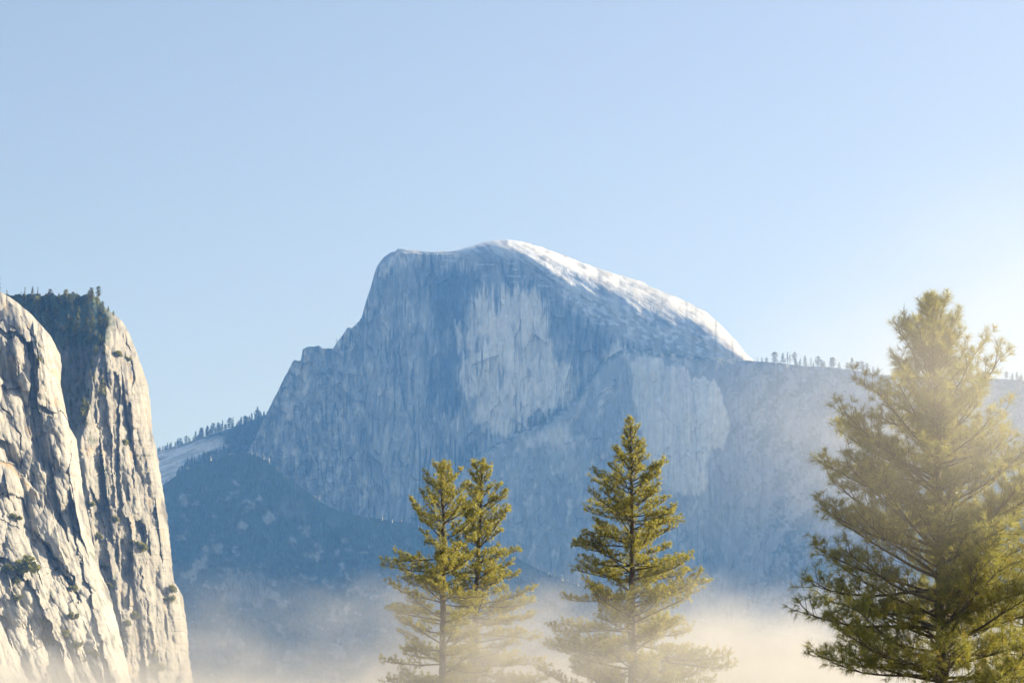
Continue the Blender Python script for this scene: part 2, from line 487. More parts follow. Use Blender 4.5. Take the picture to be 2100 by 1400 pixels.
xs = np.arange(430, 1762, 2.1)
dtop = curve(DOME_TOP, xs) + 2.2 * fbm(xs / 16, xs * 0 + 1, 4, 1) * np.where(xs < 745, 1.6, np.where(xs > 960, 0.7, 0.4))
R_DOME = column_relief('granite_dome', M_DOME, xs, dtop, dome_depth, 1300, 380, 900)
tag(R_DOME.o, 'huge granite dome with a sheer cut face and snow-dusted rounded top', 'mountain', kind='structure')

# ---- shoulder and buttress to the right of the dome
SH_TOP = [(840, 1230), (880, 1100), (930, 985), (985, 930), (1015, 909), (1050, 894), (1062, 884), (1085, 878), (1112, 868), (1140, 850), (1166, 832), (1186, 815),
          (1202, 790), (1226, 752), (1248, 732), (1275, 716), (1300, 715), (1345, 722), (1400, 727), (1470, 733), (1545, 740), (1600, 744), (1640, 750), (1700, 752),
          (1750, 759), (1800, 768), (1900, 771), (2000, 774), (2060, 777), (2260, 790)]
PALE_BUT = [(1290, 742), (1330, 728), (1352, 732), (1368, 752), (1400, 752), (1424, 772), (1464, 786), (1482, 822), (1492, 872), (1484, 916), (1462, 920), (1446, 950), (1452, 990),
            (1440, 1012), (1390, 1016), (1362, 1004), (1340, 960), (1318, 900), (1304, 840), (1296, 800)]

def shoulder_depth(px, py, top):
    m = 1.08
    D = 6330 - 0.20 * (px - 1200) * m - 0.35 * np.maximum(px - 1480, 0) * m
    D = D + np.clip(1000 - py, -500, 500) * 0.22 * m + 0.25 * m * np.clip(1000 - py, -500, 300) * sstep(1450, 1560, px)
    bulge = sstep(-30, 50, poly_sd(px, py, PALE_BUT))
    D = D - 26 * bulge
    ux = px + 8 * fbm(px / 50, py / 90, 3, 103) + 0.30 * (py - 900) * sstep(1480, 1560, px)
    nr = 0.12 + 0.88 * sstep(0, 60, py - top)
    D = D + nr * 16 * fbm(ux / 90, py / 220, 4, 105)
    f1, _ = facets(ux / 30, py / 80, 107, 0.7); f2, _ = facets(ux / 12, py / 26, 109, 0.8)
    D = D + nr * (9 * f1 + 4.5 * f2 + 2.5 * fbm(ux / 7, py / 60, 3, 111))
    ribs = 1 - np.abs(fbm((px - 0.45 * py) / 60, (py + 0.3 * px) / 200, 4, 113))
    D = D - 26 * ribs * sstep(1500, 1600, px)
    D = D + 10 * np.exp(-np.maximum(py - curve(SH_TOP, px[0])[None, :], 0) / 9.0)
    wx = px + 6 * fbm(px / 14, py / 40, 4, 121); wy = py + 10 * fbm(px / 9, py / 40, 3, 123)
    streak = fbm(px / 6.0, py / 120, 4, 125)
    sd = poly_sd(wx, wy, PALE_BUT)
    pale = sstep(-5, 5, sd) * (0.66 + 0.25 * sstep(1400, 1480, px) + 0.35 * streak)
    arch = sstep(4.5, 1.0, line_d(wx, wy, [(1424, 772), (1464, 788), (1482, 822), (1492, 872), (1486, 910)]))
    pale = np.maximum(pale, 0.9 * arch)
    pale = np.maximum(pale, 0.55 * sstep(-8, 8, poly_sd(wx, wy, [(1085, 895), (1165, 872), (1172, 900), (1158, 930), (1130, 905)])))
    mott = fbm(px / 24, (py + 0.4 * px) / 40, 5, 127) + 0.4 * fbm(px / 7, py / 20, 3, 129)
    pale = np.maximum(pale, 0.45 * sstep(0.15, 0.9, mott) * sstep(1560, 1420, px))
    pale = np.maximum(pale, 0.22 * sstep(0.3, 0.9, mott))
    pale = np.maximum(pale, 0.6 * sstep(-4, 4, poly_sd(wx, wy, [(1376, 842), (1392, 840), (1398, 870), (1388, 884), (1378, 866)])))
    stain_shade = 0.45 * sstep(0.2, 0.8, streak) * (1 - pale)
    stain_shade = np.maximum(stain_shade, 0.5 * sstep(2.6, 0.5, line_d(wx, py, [(1420, 775), (1424, 850), (1430, 930), (1434, 1000)])))
    stain_shade = np.maximum(stain_shade, 0.4 * sstep(2.4, 0.5, line_d(wx, wy, [(1385, 930), (1430, 925), (1478, 918)])))
    forest = 0.75 * sstep(0.05, 0.5, fbm(px / 55, (py + 0.5 * px) / 40, 5, 131) + 0.5 * fbm(px / 9, py / 8, 3, 132) + 0.3 * sstep(1500, 1600, px) - 0.12) * sstep(1470, 1560, px)
    crest = np.exp(-np.maximum(py - top, 0) / 9.0)
    forest = np.maximum(forest, 0.8 * sstep(0.1, 0.6, crest) * sstep(0.0, 0.3, fbm(px / 11, py / 8, 3, 133) + 0.25))
    snow = 0.0 * sstep(0.6, 0.95, crest) * sstep(1330, 1380, px) * sstep(1560, 1500, px) * sstep(-0.2, 0.2, fbm(px / 15, py / 5, 3, 135))
    forest = forest * (1 - snow)
    return D, dict(pale=pale, stain_shade=stain_shade, forest=forest, snow=snow)

xs = np.arange(845, 2260, 2.4)
stop = curve(SH_TOP, xs) + 0.9 * fbm(xs / 13, xs * 0 + 2, 4, 101)
R_SHO = column_relief('rock_shoulder', M_DOME, xs, stop, shoulder_depth, 1380, 270, 1200, True)
tag(R_SHO.o, 'hazy blue granite shoulder and ridge running right from the dome', 'ridge', kind='structure')

# ---- snowy slab ridge left of the dome
def left_ridge_depth(px, py, top):
    m = 1.0
    D = 6680 + np.clip(1000 - py, -600, 200) * 0.7 * m - 0.1 * (px - 400)
    q = py + 0.38 * (px - 400)
    D = D + 22 * fbm(px / 80, py / 60, 4, 141) + 5 * fbm(px / 60, q / 7, 4, 143)
    D = D + 30 * np.exp(-np.maximum(py - top, 0) / 7.0)
    sl = sstep(-8, 8, poly_sd(px + 5 * fbm(px / 12, py / 9, 3, 145), py, [(240, 945), (330, 922), (400, 905), (452, 897), (466, 914), (440, 934), (380, 944), (360, 985), (320, 1000), (240, 1030)]))
    ln = fbm(px / 70, q / 5.0, 4, 147)
    snow = sl * (0.45 + 0.55 * sstep(-0.3, 0.25, ln))
    forest = (1 - sl) * (0.75 + 0.25 * sstep(0, 0.4, fbm(px / 9, py / 9, 3, 149)))
    return D, dict(pale=0.2 * sl, stain_shade=0.35 * sl * sstep(0.1, 0.5, -ln), snow=snow * 0.9, forest=forest)
xs = np.arange(180, 640, 2.4)
LR_TOP = [(180, 966), (300, 930), (330, 923), (380, 908), (440, 888), (500, 868), (545, 850), (640, 815)]
ltop = curve(LR_TOP, xs) + 1.6 * fbm(xs / 14, xs * 0, 3, 140)
R_LR = column_relief('snowy_ridge', M_SLOPE, xs, ltop, left_ridge_depth, 1250, 150, 600)
tag(R_LR.o, 'tree-lined ridge with a bare snowy slab left of the dome', 'ridge', kind='structure')

# ---- forested foot slope in front
FS_TOP = [(180, 1030), (320, 1004), (372, 968), (430, 945), (480, 930), (512, 928), (545, 942), (570, 962), (620, 1000), (660, 1030), (700, 1050), (760, 1061), (840, 1072),
          (900, 1084), (1000, 1110), (1100, 1165), (1250, 1225), (1400, 1265), (1600, 1300), (1800, 1320), (2260, 1330)]
def foot_depth(px, py, top):
    m = 0.95
    D = 5650 + np.clip(1200 - py, -400, 300) * 0.5 * m - 0.32 * (px - 500)
    gul = np.abs(px - curve_y([(650, 1000), (712, 1080), (690, 1140), (716, 1190), (712, 1260), (690, 1330), (690, 1440)], py) + 6 * fbm(px / 30, py / 14, 3, 153))
    D = D + 30 * np.exp(-(gul / 26) ** 2) * sstep(20, 70, py - top)
    D = D + (0.12 + 0.88 * sstep(0, 90, py - top)) * (30 * fbm((px - 0.4 * py) / 110, py / 140, 4, 151) + 10 * fbm(px / 24, py / 26, 4, 155))
    f1, _ = facets(px / 22, py / 20, 157, 0.8)
    D = D + 4 * f1 * (0.1 + 0.9 * sstep(0, 60, py - top))
    rockn = fbm((px + 0.5 * py) / 46, (py - 0.3 * px) / 36, 5, 161)
    wx = px + 10 * fbm(px / 14, py / 14, 4, 163); wy = py + 10 * fbm(px / 14, py / 20, 4, 165)
    rock = 0.85 * sstep(0.24, 0.55, rockn)
    for poly, amt in (([(585, 1010), (610, 1010), (632, 1040), (630, 1064), (600, 1060), (560, 1050)], 0.45),
                      ([(385, 1190), (398, 1150), (420, 1130), (422, 1150), (404, 1172), (392, 1196)], 1.0),
                      ([(455, 1190), (470, 1160), (540, 1180), (556, 1220), (536, 1250), (500, 1235), (460, 1230)], 0.75),
                      ([(640, 1105), (655, 1108), (658, 1125), (648, 1128)], 1.0),
                      ([(590, 1110), (606, 1108), (600, 1122)], 0.8),
                      ([(690, 1330), (704, 1290), (740, 1280), (720, 1330)], 0.6)):
        rock = np.maximum(rock, amt * sstep(-6, 6, poly_sd(wx, wy, poly)))
    rock = np.maximum(rock, sstep(20, 60, py - top) * 0.95 * sstep(6, 2, gul + 4 * fbm(px / 5, py / 9, 3, 167)) * sstep(-0.35, 0.25, fbm(px / 40, py / 22, 2, 169)))
    rock = np.maximum(rock, 0.5 * sstep(4, 1, line_d(wx, wy, [(845, 1228), (800, 1262), (760, 1300), (720, 1340)])))
    rock = rock * (1 - 0.9 * sstep(60, 20, py - top))
    talus = sstep(3.5, 0.5, np.abs(py - top - 3)) * sstep(600, 640, px)
    return D, dict(pale=0.5 * rock, stain_shade=0.5 * sstep(0.1, 0.6, fbm(px / 8, py / 30, 4, 171)), forest=1 - rock)
xs = np.arange(180, 2260, 3.0)
ftop = curve(FS_TOP, xs) + 0.8 * fbm(xs / 12, xs * 0 + 4, 4, 150)
R_FOOT = column_relief('forested_slope', M_SLOPE, xs, ftop, foot_depth, 1430, 150, 500, True)
tag(R_FOOT.o, 'dark forested mountainside with bare rock slabs below the dome', 'hillside', kind='structure')

# ---- the two near cliffs on the left
PIL_R = [(190, 604), (203, 612), (216, 632), (236, 645), (252, 660), (262, 680), (271, 702), (285, 740), (295, 770), (299, 800), (302, 830), (304, 870), (312, 900), (320, 950),
         (328, 1000), (336, 1050), (341, 1100), (346, 1150), (350, 1186), (359, 1196), (368, 1212), (372, 1240), (377, 1280), (380, 1330), (384, 1360), (391, 1400), (402, 1450)]
CRACKS = [[(-20, 648), (25, 668), (45, 690), (60, 722)], [(48, 700), (55, 740), (64, 790), (58, 832)], [(70, 860), (80, 920), (100, 990), (116, 1010)],
          [(-20, 745), (30, 800), (60, 872), (72, 930)], [(-10, 820), (20, 850), (40, 892), (44, 960)], [(66, 760), (80, 800), (90, 850), (100, 862), (124, 852)],
          [(100, 900), (120, 960), (146, 1050), (152, 1104), (170, 1150)], [(70, 1092), (100, 1130), (142, 1192), (170, 1260), (200, 1330)], [(58, 1150), (110, 1232), (152, 1322), (180, 1400)],
          [(8, 1160), (30, 1232), (62, 1332), (92, 1410)], [(-20, 935), (30, 955), (64, 992), (80, 1040)], [(10, 700), (40, 745), (36, 775)], [(30, 610), (40, 650), (70, 690), (80, 735)],
          [(-10, 1060), (40, 1085), (72, 1120)], [(120, 1180), (160, 1250), (196, 1340), (214, 1420)]]
SLOTS = [([(232, 760), (244, 770), (247, 860), (242, 960), (252, 1050), (268, 1070), (272, 1130), (264, 1250), (248, 1250), (245, 1120), (237, 1000), (228, 880)], 7),
         ([(276, 1068), (298, 1076), (301, 1122), (278, 1116)], 7), ([(205, 760), (215, 790), (222, 860), (232, 960), (236, 1040), (222, 1040), (212, 940), (200, 850)], 5),
         ([(300, 1230), (318, 1330), (330, 1450), (312, 1450), (300, 1330)], 5), ([(182, 1000), (205, 1040), (230, 1180), (250, 1300), (228, 1260), (202, 1150)], 5),
         ([(256, 690), (268, 720), (276, 780), (270, 800), (258, 740)], 4), ([(262, 820), (270, 830), (278, 930), (272, 1000), (264, 940)], 4), ([(282, 1140), (292, 1200), (300, 1225), (288, 1210)], 4),
         ([(360, 1225), (368, 1240), (372, 1320), (362, 1290)], 3)]
def pillar_depth(px, py, right):
    m = 0.377
    e = np.maximum(right - px, 0)
    lean = px - 0.13 * (py - 800)
    D = 2290 + 0 * px
    Rr = 70.0
    k = np.clip(1 - e / Rr, 0, 1)
    D = D + m * 70 * (1 - np.sqrt(np.maximum(1 - k * k, 0)))            # rounds off to the skyline
    D = D - m * 1.25 * np.clip(e, 0, 150) + m * 0.5 * np.maximum(e - 150, 0)
    D = D + np.clip(900 - py, -550, 300) * m * 0.30
    # dark wooded gully between the cliffs
    ar = curve_y([(205, 604), (222, 650), (214, 700), (196, 760), (186, 830), (166, 900), (150, 980), (150, 1450)], py)
    g = np.maximum(ar - px, 0)
    D = D + m * 2.1 * g * sstep(1010, 880, py) + 0.5 * m * g
    D = D + m * 1.5 * np.maximum(690 - py, 0) * sstep(270, 190, px)     # wooded top slope leans back
    # vertical pillars and recesses
    ux = lean + 2.5 * fbm(px / 30, py / 70, 3, 203)
    for poly, t in SLOTS:
        D = D + t * sstep(-1.5, 1.5, poly_sd(px + 4 * fbm(px / 14, py / 26, 4, 206), py + 8 * fbm(px / 14, py / 30, 4, 208), poly))
    f1, e1 = facets(ux / 30, py / 150, 205, 1.3)
    f2, e2 = facets(ux / 13, py / 60, 207, 1.4)
    f3, e3 = facets(ux / 5.5, py / 22, 209, 1.2)
    amp = sstep(0, 18, e) * 0.85 + 0.15
    b1 = np.abs(noise(ux / 26, py / 190, 261)); b2 = np.abs(noise(ux / 12 + 3, py / 80, 262)); b3 = np.abs(noise(ux / 5 + 3, py / 34, 263))
    D = D - amp * (15 * chisel(ux / 32, py / 105, 264, 1.4, 0.6) + 6.5 * chisel(ux / 14, (py + 0.4 * px) / 30, 265, 1.4, 0.7) + 2.2 * chisel(ux / 6, (py - 0.3 * px) / 11, 266, 1.3, 0.8))
    D = D + 0.3 * fbm(px / 5, py / 9, 4, 213)
    crack = sstep(0.10, 0.02, e1) * 0.6
    streak = fbm(ux / 4, py / 60, 4, 215)
    pale = 0.25 + 0.5 * streak
    stain_shade = 0.6 * sstep(0.2, 0.7, fbm(ux / 7, py / 90, 4, 217)) + 0.5 * sstep(0.06, 0.01, np.abs(noise(ux / 9, py / 90, 281)))
    forest = sstep(-6, 10, poly_sd(px + 10 * fbm(px / 12, py / 12, 4, 219), py + 8 * fbm(px / 14, py / 10, 3, 221), [(-130, 590), (205, 590), (232, 650), (222, 700), (190, 712), (150, 705), (110, 720), (60, 760), (-130, 760)]))
    forest = np.maximum(forest, 0.5 * sstep(0.25, 0.6, fbm(px / 12, py / 26, 4, 223)) * sstep(215, 150, px) * sstep(1000, 860, py))
    forest = np.maximum(forest, 0.55 * sstep(0.5, 0.75, fbm(ux / 10, py / 34, 4, 225)) * sstep(30, 60, e))
    gl = sstep(4, 26, g) * sstep(960, 880, py)  # gully shade put into the colour, over darker rock and wood
    stain_shade = np.maximum(stain_shade, gl * (0.75 + 0.25 * streak)); forest = np.maximum(forest, 0.7 * gl * sstep(-0.1, 0.35, fbm(px / 14, py / 20, 4, 229)))
    tan = 0.3 * sstep(0.35, 0.8, fbm(ux / 16, py / 50, 4, 227))
    return D, dict(pale=pale, stain_shade=stain_shade, forest=forest, tan=tan)
ys = np.arange(604, 1450, 1.7)
R_PIL = row_relief('cliff', M_CLIFF, ys, curve_y(PIL_R, ys) + 1.6 * fbm(ys / 14, ys * 0, 4, 201), pillar_depth, -130, 260, 220,
                   lambda px: 5 * fbm(px / 16, px * 0, 4, 202))
tag(R_PIL.o, 'tall fluted granite cliff with a wooded top, farther of the two on the left', 'cliff', kind='structure')

NEAR_R = [(-90, 540), (-40, 575), (0, 598), (25, 612), (60, 640), (85, 667), (104, 690), (112, 708), (115, 735), (112, 765), (119, 800), (125, 830), (127, 842), (131, 858), (146, 885), (152, 930),
          (156, 960), (160, 1000), (171, 1050), (180, 1100), (190, 1150), (214, 1200), (226, 1250), (239, 1300), (250, 1350), (262, 1400), (282, 1450)]
FLAKES = [  # outlines of slabs that stand proud, and how far (m)
    ([(-130, 520), (20, 610), (100, 690), (118, 760), (126, 850), (100, 850), (78, 820), (66, 720), (52, 698), (20, 672), (-130, 640)], 9),
    ([(-130, 664), (30, 690), (46, 712), (40, 760), (62, 780), (58, 800), (30, 800), (-130, 760)], 7),
    ([(52, 700), (62, 705), (76, 740), (80, 850), (96, 900), (112, 990), (140, 1100), (110, 1060), (84, 960), (66, 880), (60, 800), (64, 760)], -10),
    ([(-130, 930), (20, 950), (70, 990), (110, 1080), (150, 1190), (120, 1170), (80, 1100), (40, 1020), (-130, 980)], 6),
    ([(-130, 1035), (30, 1060), (70, 1100), (80, 1150), (140, 1200), (190, 1300), (230, 1450), (160, 1450), (120, 1330), (70, 1210), (20, 1150), (-130, 1120)], 7),
    ([(-130, 1130), (10, 1160), (40, 1240), (80, 1330), (110, 1450), (-130, 1450)], 11),
    ([(146, 890), (154, 960), (176, 1100), (230, 1290), (262, 1450), (240, 1450), (196, 1260), (160, 1110), (144, 980)], 6),
    ([(88, 1110), (150, 1180), (160, 1240), (130, 1215), (100, 1160)], -8),
    ([(86, 1260), (130, 1330), (150, 1450), (110, 1450), (92, 1340)], -9),
]
def near_depth(px, py, right):
    m = 0.325
    e = np.maximum(right - px, 0)
    D = 1900 + 0 * px
    Rr = 55.0
    k = np.clip(1 - e / Rr, 0, 1)
    D = D + m * 60 * (1 - np.sqrt(np.maximum(1 - k * k, 0)))
    D = D - m * 1.1 * e
    D = D + np.clip(900 - py, -550, 350) * m * 0.45 - 0.25 * m * np.maximum(py - 1050, 0)
    lean = px - curve_y([(0, 540), (40, 800), (110, 1100), (240, 1450)], py)
    wx = px + 7 * fbm(px / 30, py / 50, 4, 231); wy = py + 12 * fbm(px / 26, py / 46, 4, 233)
    for poly, t in FLAKES:
        sd = poly_sd(wx, wy, poly)
        D = D - 0.8 * t * sstep(-1.2, 1.2, sd) - 0.3 * t * sstep(0, 30, sd)
    grv = np.zeros(px.shape)
    for ln_ in CRACKS:
        grv = np.maximum(grv, sstep(1.9, 0.3, line_d(px + 3 * fbm(px / 12, py / 18, 3, 236), py + 4 * fbm(px / 14, py / 14, 3, 238), ln_)))
    grv = grv * sstep(-0.25, 0.25, noise(px / 22, py / 40, 287)); D = D + 2.6 * grv
    ux = lean + 3 * fbm(px / 40, py / 80, 3, 235)
    f1, e1 = facets(ux / 38, py / 130, 237, 0.9)
    f2, e2 = facets(ux / 15, py / 58, 239, 0.9)
    f3, e3 = facets(ux / 7, py / 26, 240, 0.8)
    amp = sstep(0, 16, e) * 0.85 + 0.15
    b1 = np.abs(noise(ux / 40, py / 230, 271)); b2 = np.abs(noise(ux / 17 + 3, py / 110, 272)); b3 = np.abs(noise(ux / 7 + 3, py / 60, 273))
    D = D - amp * (22 * chisel(ux / 58, (py - 0.4 * px) / 90, 274, 1.3, 0.5) + 8.0 * chisel(ux / 24, (py + 0.5 * px) / 36, 275, 1.35, 0.6) + 2.0 * chisel(ux / 9, (py - 0.4 * px) / 13, 276, 1.3, 0.8))
    D = D + 0.18 * fbm(px / 6, py / 14, 4, 243)
    crack = sstep(0.07, 0.015, e1)
    streak = fbm(ux / 5, py / 80, 4, 245)
    pale = 0.62 + 0.45 * streak + 0.3 * sstep(1100, 1300, py)
    stain_shade = 0.7 * sstep(0.1, 0.75, fbm(ux / 8, py / 90, 4, 247)) + 0.5 * sstep(0.05, 0.01, np.abs(noise(ux / 14, py / 120, 283))) + 0.4 * sstep(0.04, 0.01, np.abs(noise(px / 40, (py + 0.4 * px) / 18, 284))) * sstep(0.1, 0.3, noise(px / 40, py / 50, 285))
    stain_shade = np.maximum(stain_shade, 0.55 * grv)
    tan = 0.35 * sstep(0.3, 0.8, fbm(px / 26, py / 30, 4, 249)) * sstep(1000, 850, py)
    tan = np.maximum(tan, 0.8 * sstep(5, 0, line_d(wx, wy, [(-20, 940), (20, 960), (64, 1000), (76, 1015)])))
    forest = 0.6 * sstep(0.55, 0.8, fbm(ux / 12, py / 40, 4, 251)) * sstep(1000, 1150, py)
    return D, dict(pale=pale, stain_shade=stain_shade, forest=forest, tan=tan)
ys = np.arange(540, 1450, 1.6)
R_NEAR = row_relief('cliff', M_CLIFF, ys, curve_y(NEAR_R, ys) + 1.4 * fbm(ys / 16, ys * 0, 4, 230), near_depth, -130, 250, 180)
tag(R_NEAR.o, 'sunlit pale granite slabs of the nearest cliff at the left edge', 'cliff', kind='structure')

# ------------------------------------------------------------------ trees
def tube(path, radii, sides=6):
    """open tapered tube along a path -> V, F"""
    path = np.asarray(path, float); n = len(path)
    t = np.gradient(path, axis=0); t /= np.linalg.norm(t, axis=1, keepdims=True) + 1e-9
    ref = np.where(np.abs(t[:, 2:3]) > 0.9, np.array([[1.0, 0, 0]]), np.array([[0, 0, 1.0]]))
    a = np.cross(t, ref); a /= np.linalg.norm(a, axis=1, keepdims=True) + 1e-9
    b = np.cross(t, a)
    th = np.linspace(0, 2 * math.pi, sides, endpoint=False)
    r = np.asarray(radii, float)[:, None, None]
    V = path[:, None, :] + r * (np.cos(th)[None, :, None] * a[:, None, :] + np.sin(th)[None, :, None] * b[:, None, :])
    i = np.arange(n * sides).reshape(n, sides); j = np.roll(i, -1, 1)
    F = np.stack([i[:-1], j[:-1], j[1:], i[1:]], -1).reshape(-1, 4)
    return V.reshape(-1, 3), F

def tubes(paths, r0, sides=4):
    """many equal-length twigs at once"""
    m, n, _ = paths.shape
    t = np.gradient(paths, axis=1); t /= np.linalg.norm(t, axis=2, keepdims=True) + 1e-9
    ref = np.where(np.abs(t[..., 2:3]) > 0.9, np.array([1.0, 0, 0]), np.array([0, 0, 1.0]))
    a = np.cross(t, ref); a /= np.linalg.norm(a, axis=2, keepdims=True) + 1e-9
    b = np.cross(t, a)
    th = np.linspace(0, 2 * math.pi, sides, endpoint=False)
    r = (r0[:, None] * np.linspace(1, 0.4, n)[None, :])[..., None, None]
    V = paths[:, :, None] + r * (np.cos(th)[:, None] * a[:, :, None] + np.sin(th)[:, None] * b[:, :, None])
    i = np.arange(m * n * sides).reshape(m, n, sides); j = np.roll(i, -1, 2)
    F = np.stack([i[:, :-1], j[:, :-1], j[:, 1:], i[:, 1:]], -1).reshape(-1, 4)
    return V.reshape(-1, 3), F

class Geo:
    def __init__(s): s.V = []; s.F = []; s.n = 0
    def add(s, V, F):
        s.V.append(V); s.F.append(F + s.n); s.n += len(V)
    def mesh(s, name, smooth=True): return raw_mesh(name, np.concatenate(s.V), np.concatenate(s.F), smooth)

def tufts_mesh(name, pos, dirs, hue, rng, count, length, width, spread=1.25):
    """every tuft is a brush of thin needles round its twig end"""
    n = len(pos)
    d = dirs / (np.linalg.norm(dirs, axis=1, keepdims=True) + 1e-9)
    ref = np.where(np.abs(d[:, 2:3]) > 0.9, np.array([[1.0, 0, 0]]), np.array([[0, 0, 1.0]]))
    a = np.cross(d, ref); a /= np.linalg.norm(a, axis=1, keepdims=True) + 1e-9
    b = np.cross(d, a)
    ang = rng.uniform(0, 2 * math.pi, (n, count)); op = rng.uniform(0.1, 1.0, (n, count)) ** 0.6 * spread
    nd = (np.cos(op)[..., None] * d[:, None] + np.sin(op)[..., None] * (np.cos(ang)[..., None] * a[:, None] + np.sin(ang)[..., None] * b[:, None]))
    L = length * rng.uniform(0.65, 1.15, (n, count, 1)) * rng.uniform(0.75, 1.2, (n, 1, 1))
    base = pos[:, None] - d[:, None] * (length * 0.55 * rng.uniform(0, 1, (n, count, 1)))
    side = np.cross(nd, rng.normal(size=(n, count, 3))); side /= np.linalg.norm(side, axis=-1, keepdims=True) + 1e-9
    wd = width * rng.uniform(0.7, 1.3, (n, count, 1))
    tip = base + nd * L; tip[..., 2] -= 0.05 * L[..., 0]
    V = np.stack([base - side * wd * 0.5, base + side * wd * 0.5, tip], 2).reshape(-1, 3)
    F = np.arange(len(V)).reshape(-1, 3)
    h = np.clip(np.repeat(hue, count * 3) + np.repeat(rng.normal(0, 0.08, n * count), 3), 0, 1)
    return raw_mesh(name, V, F, False, {'hue': h})

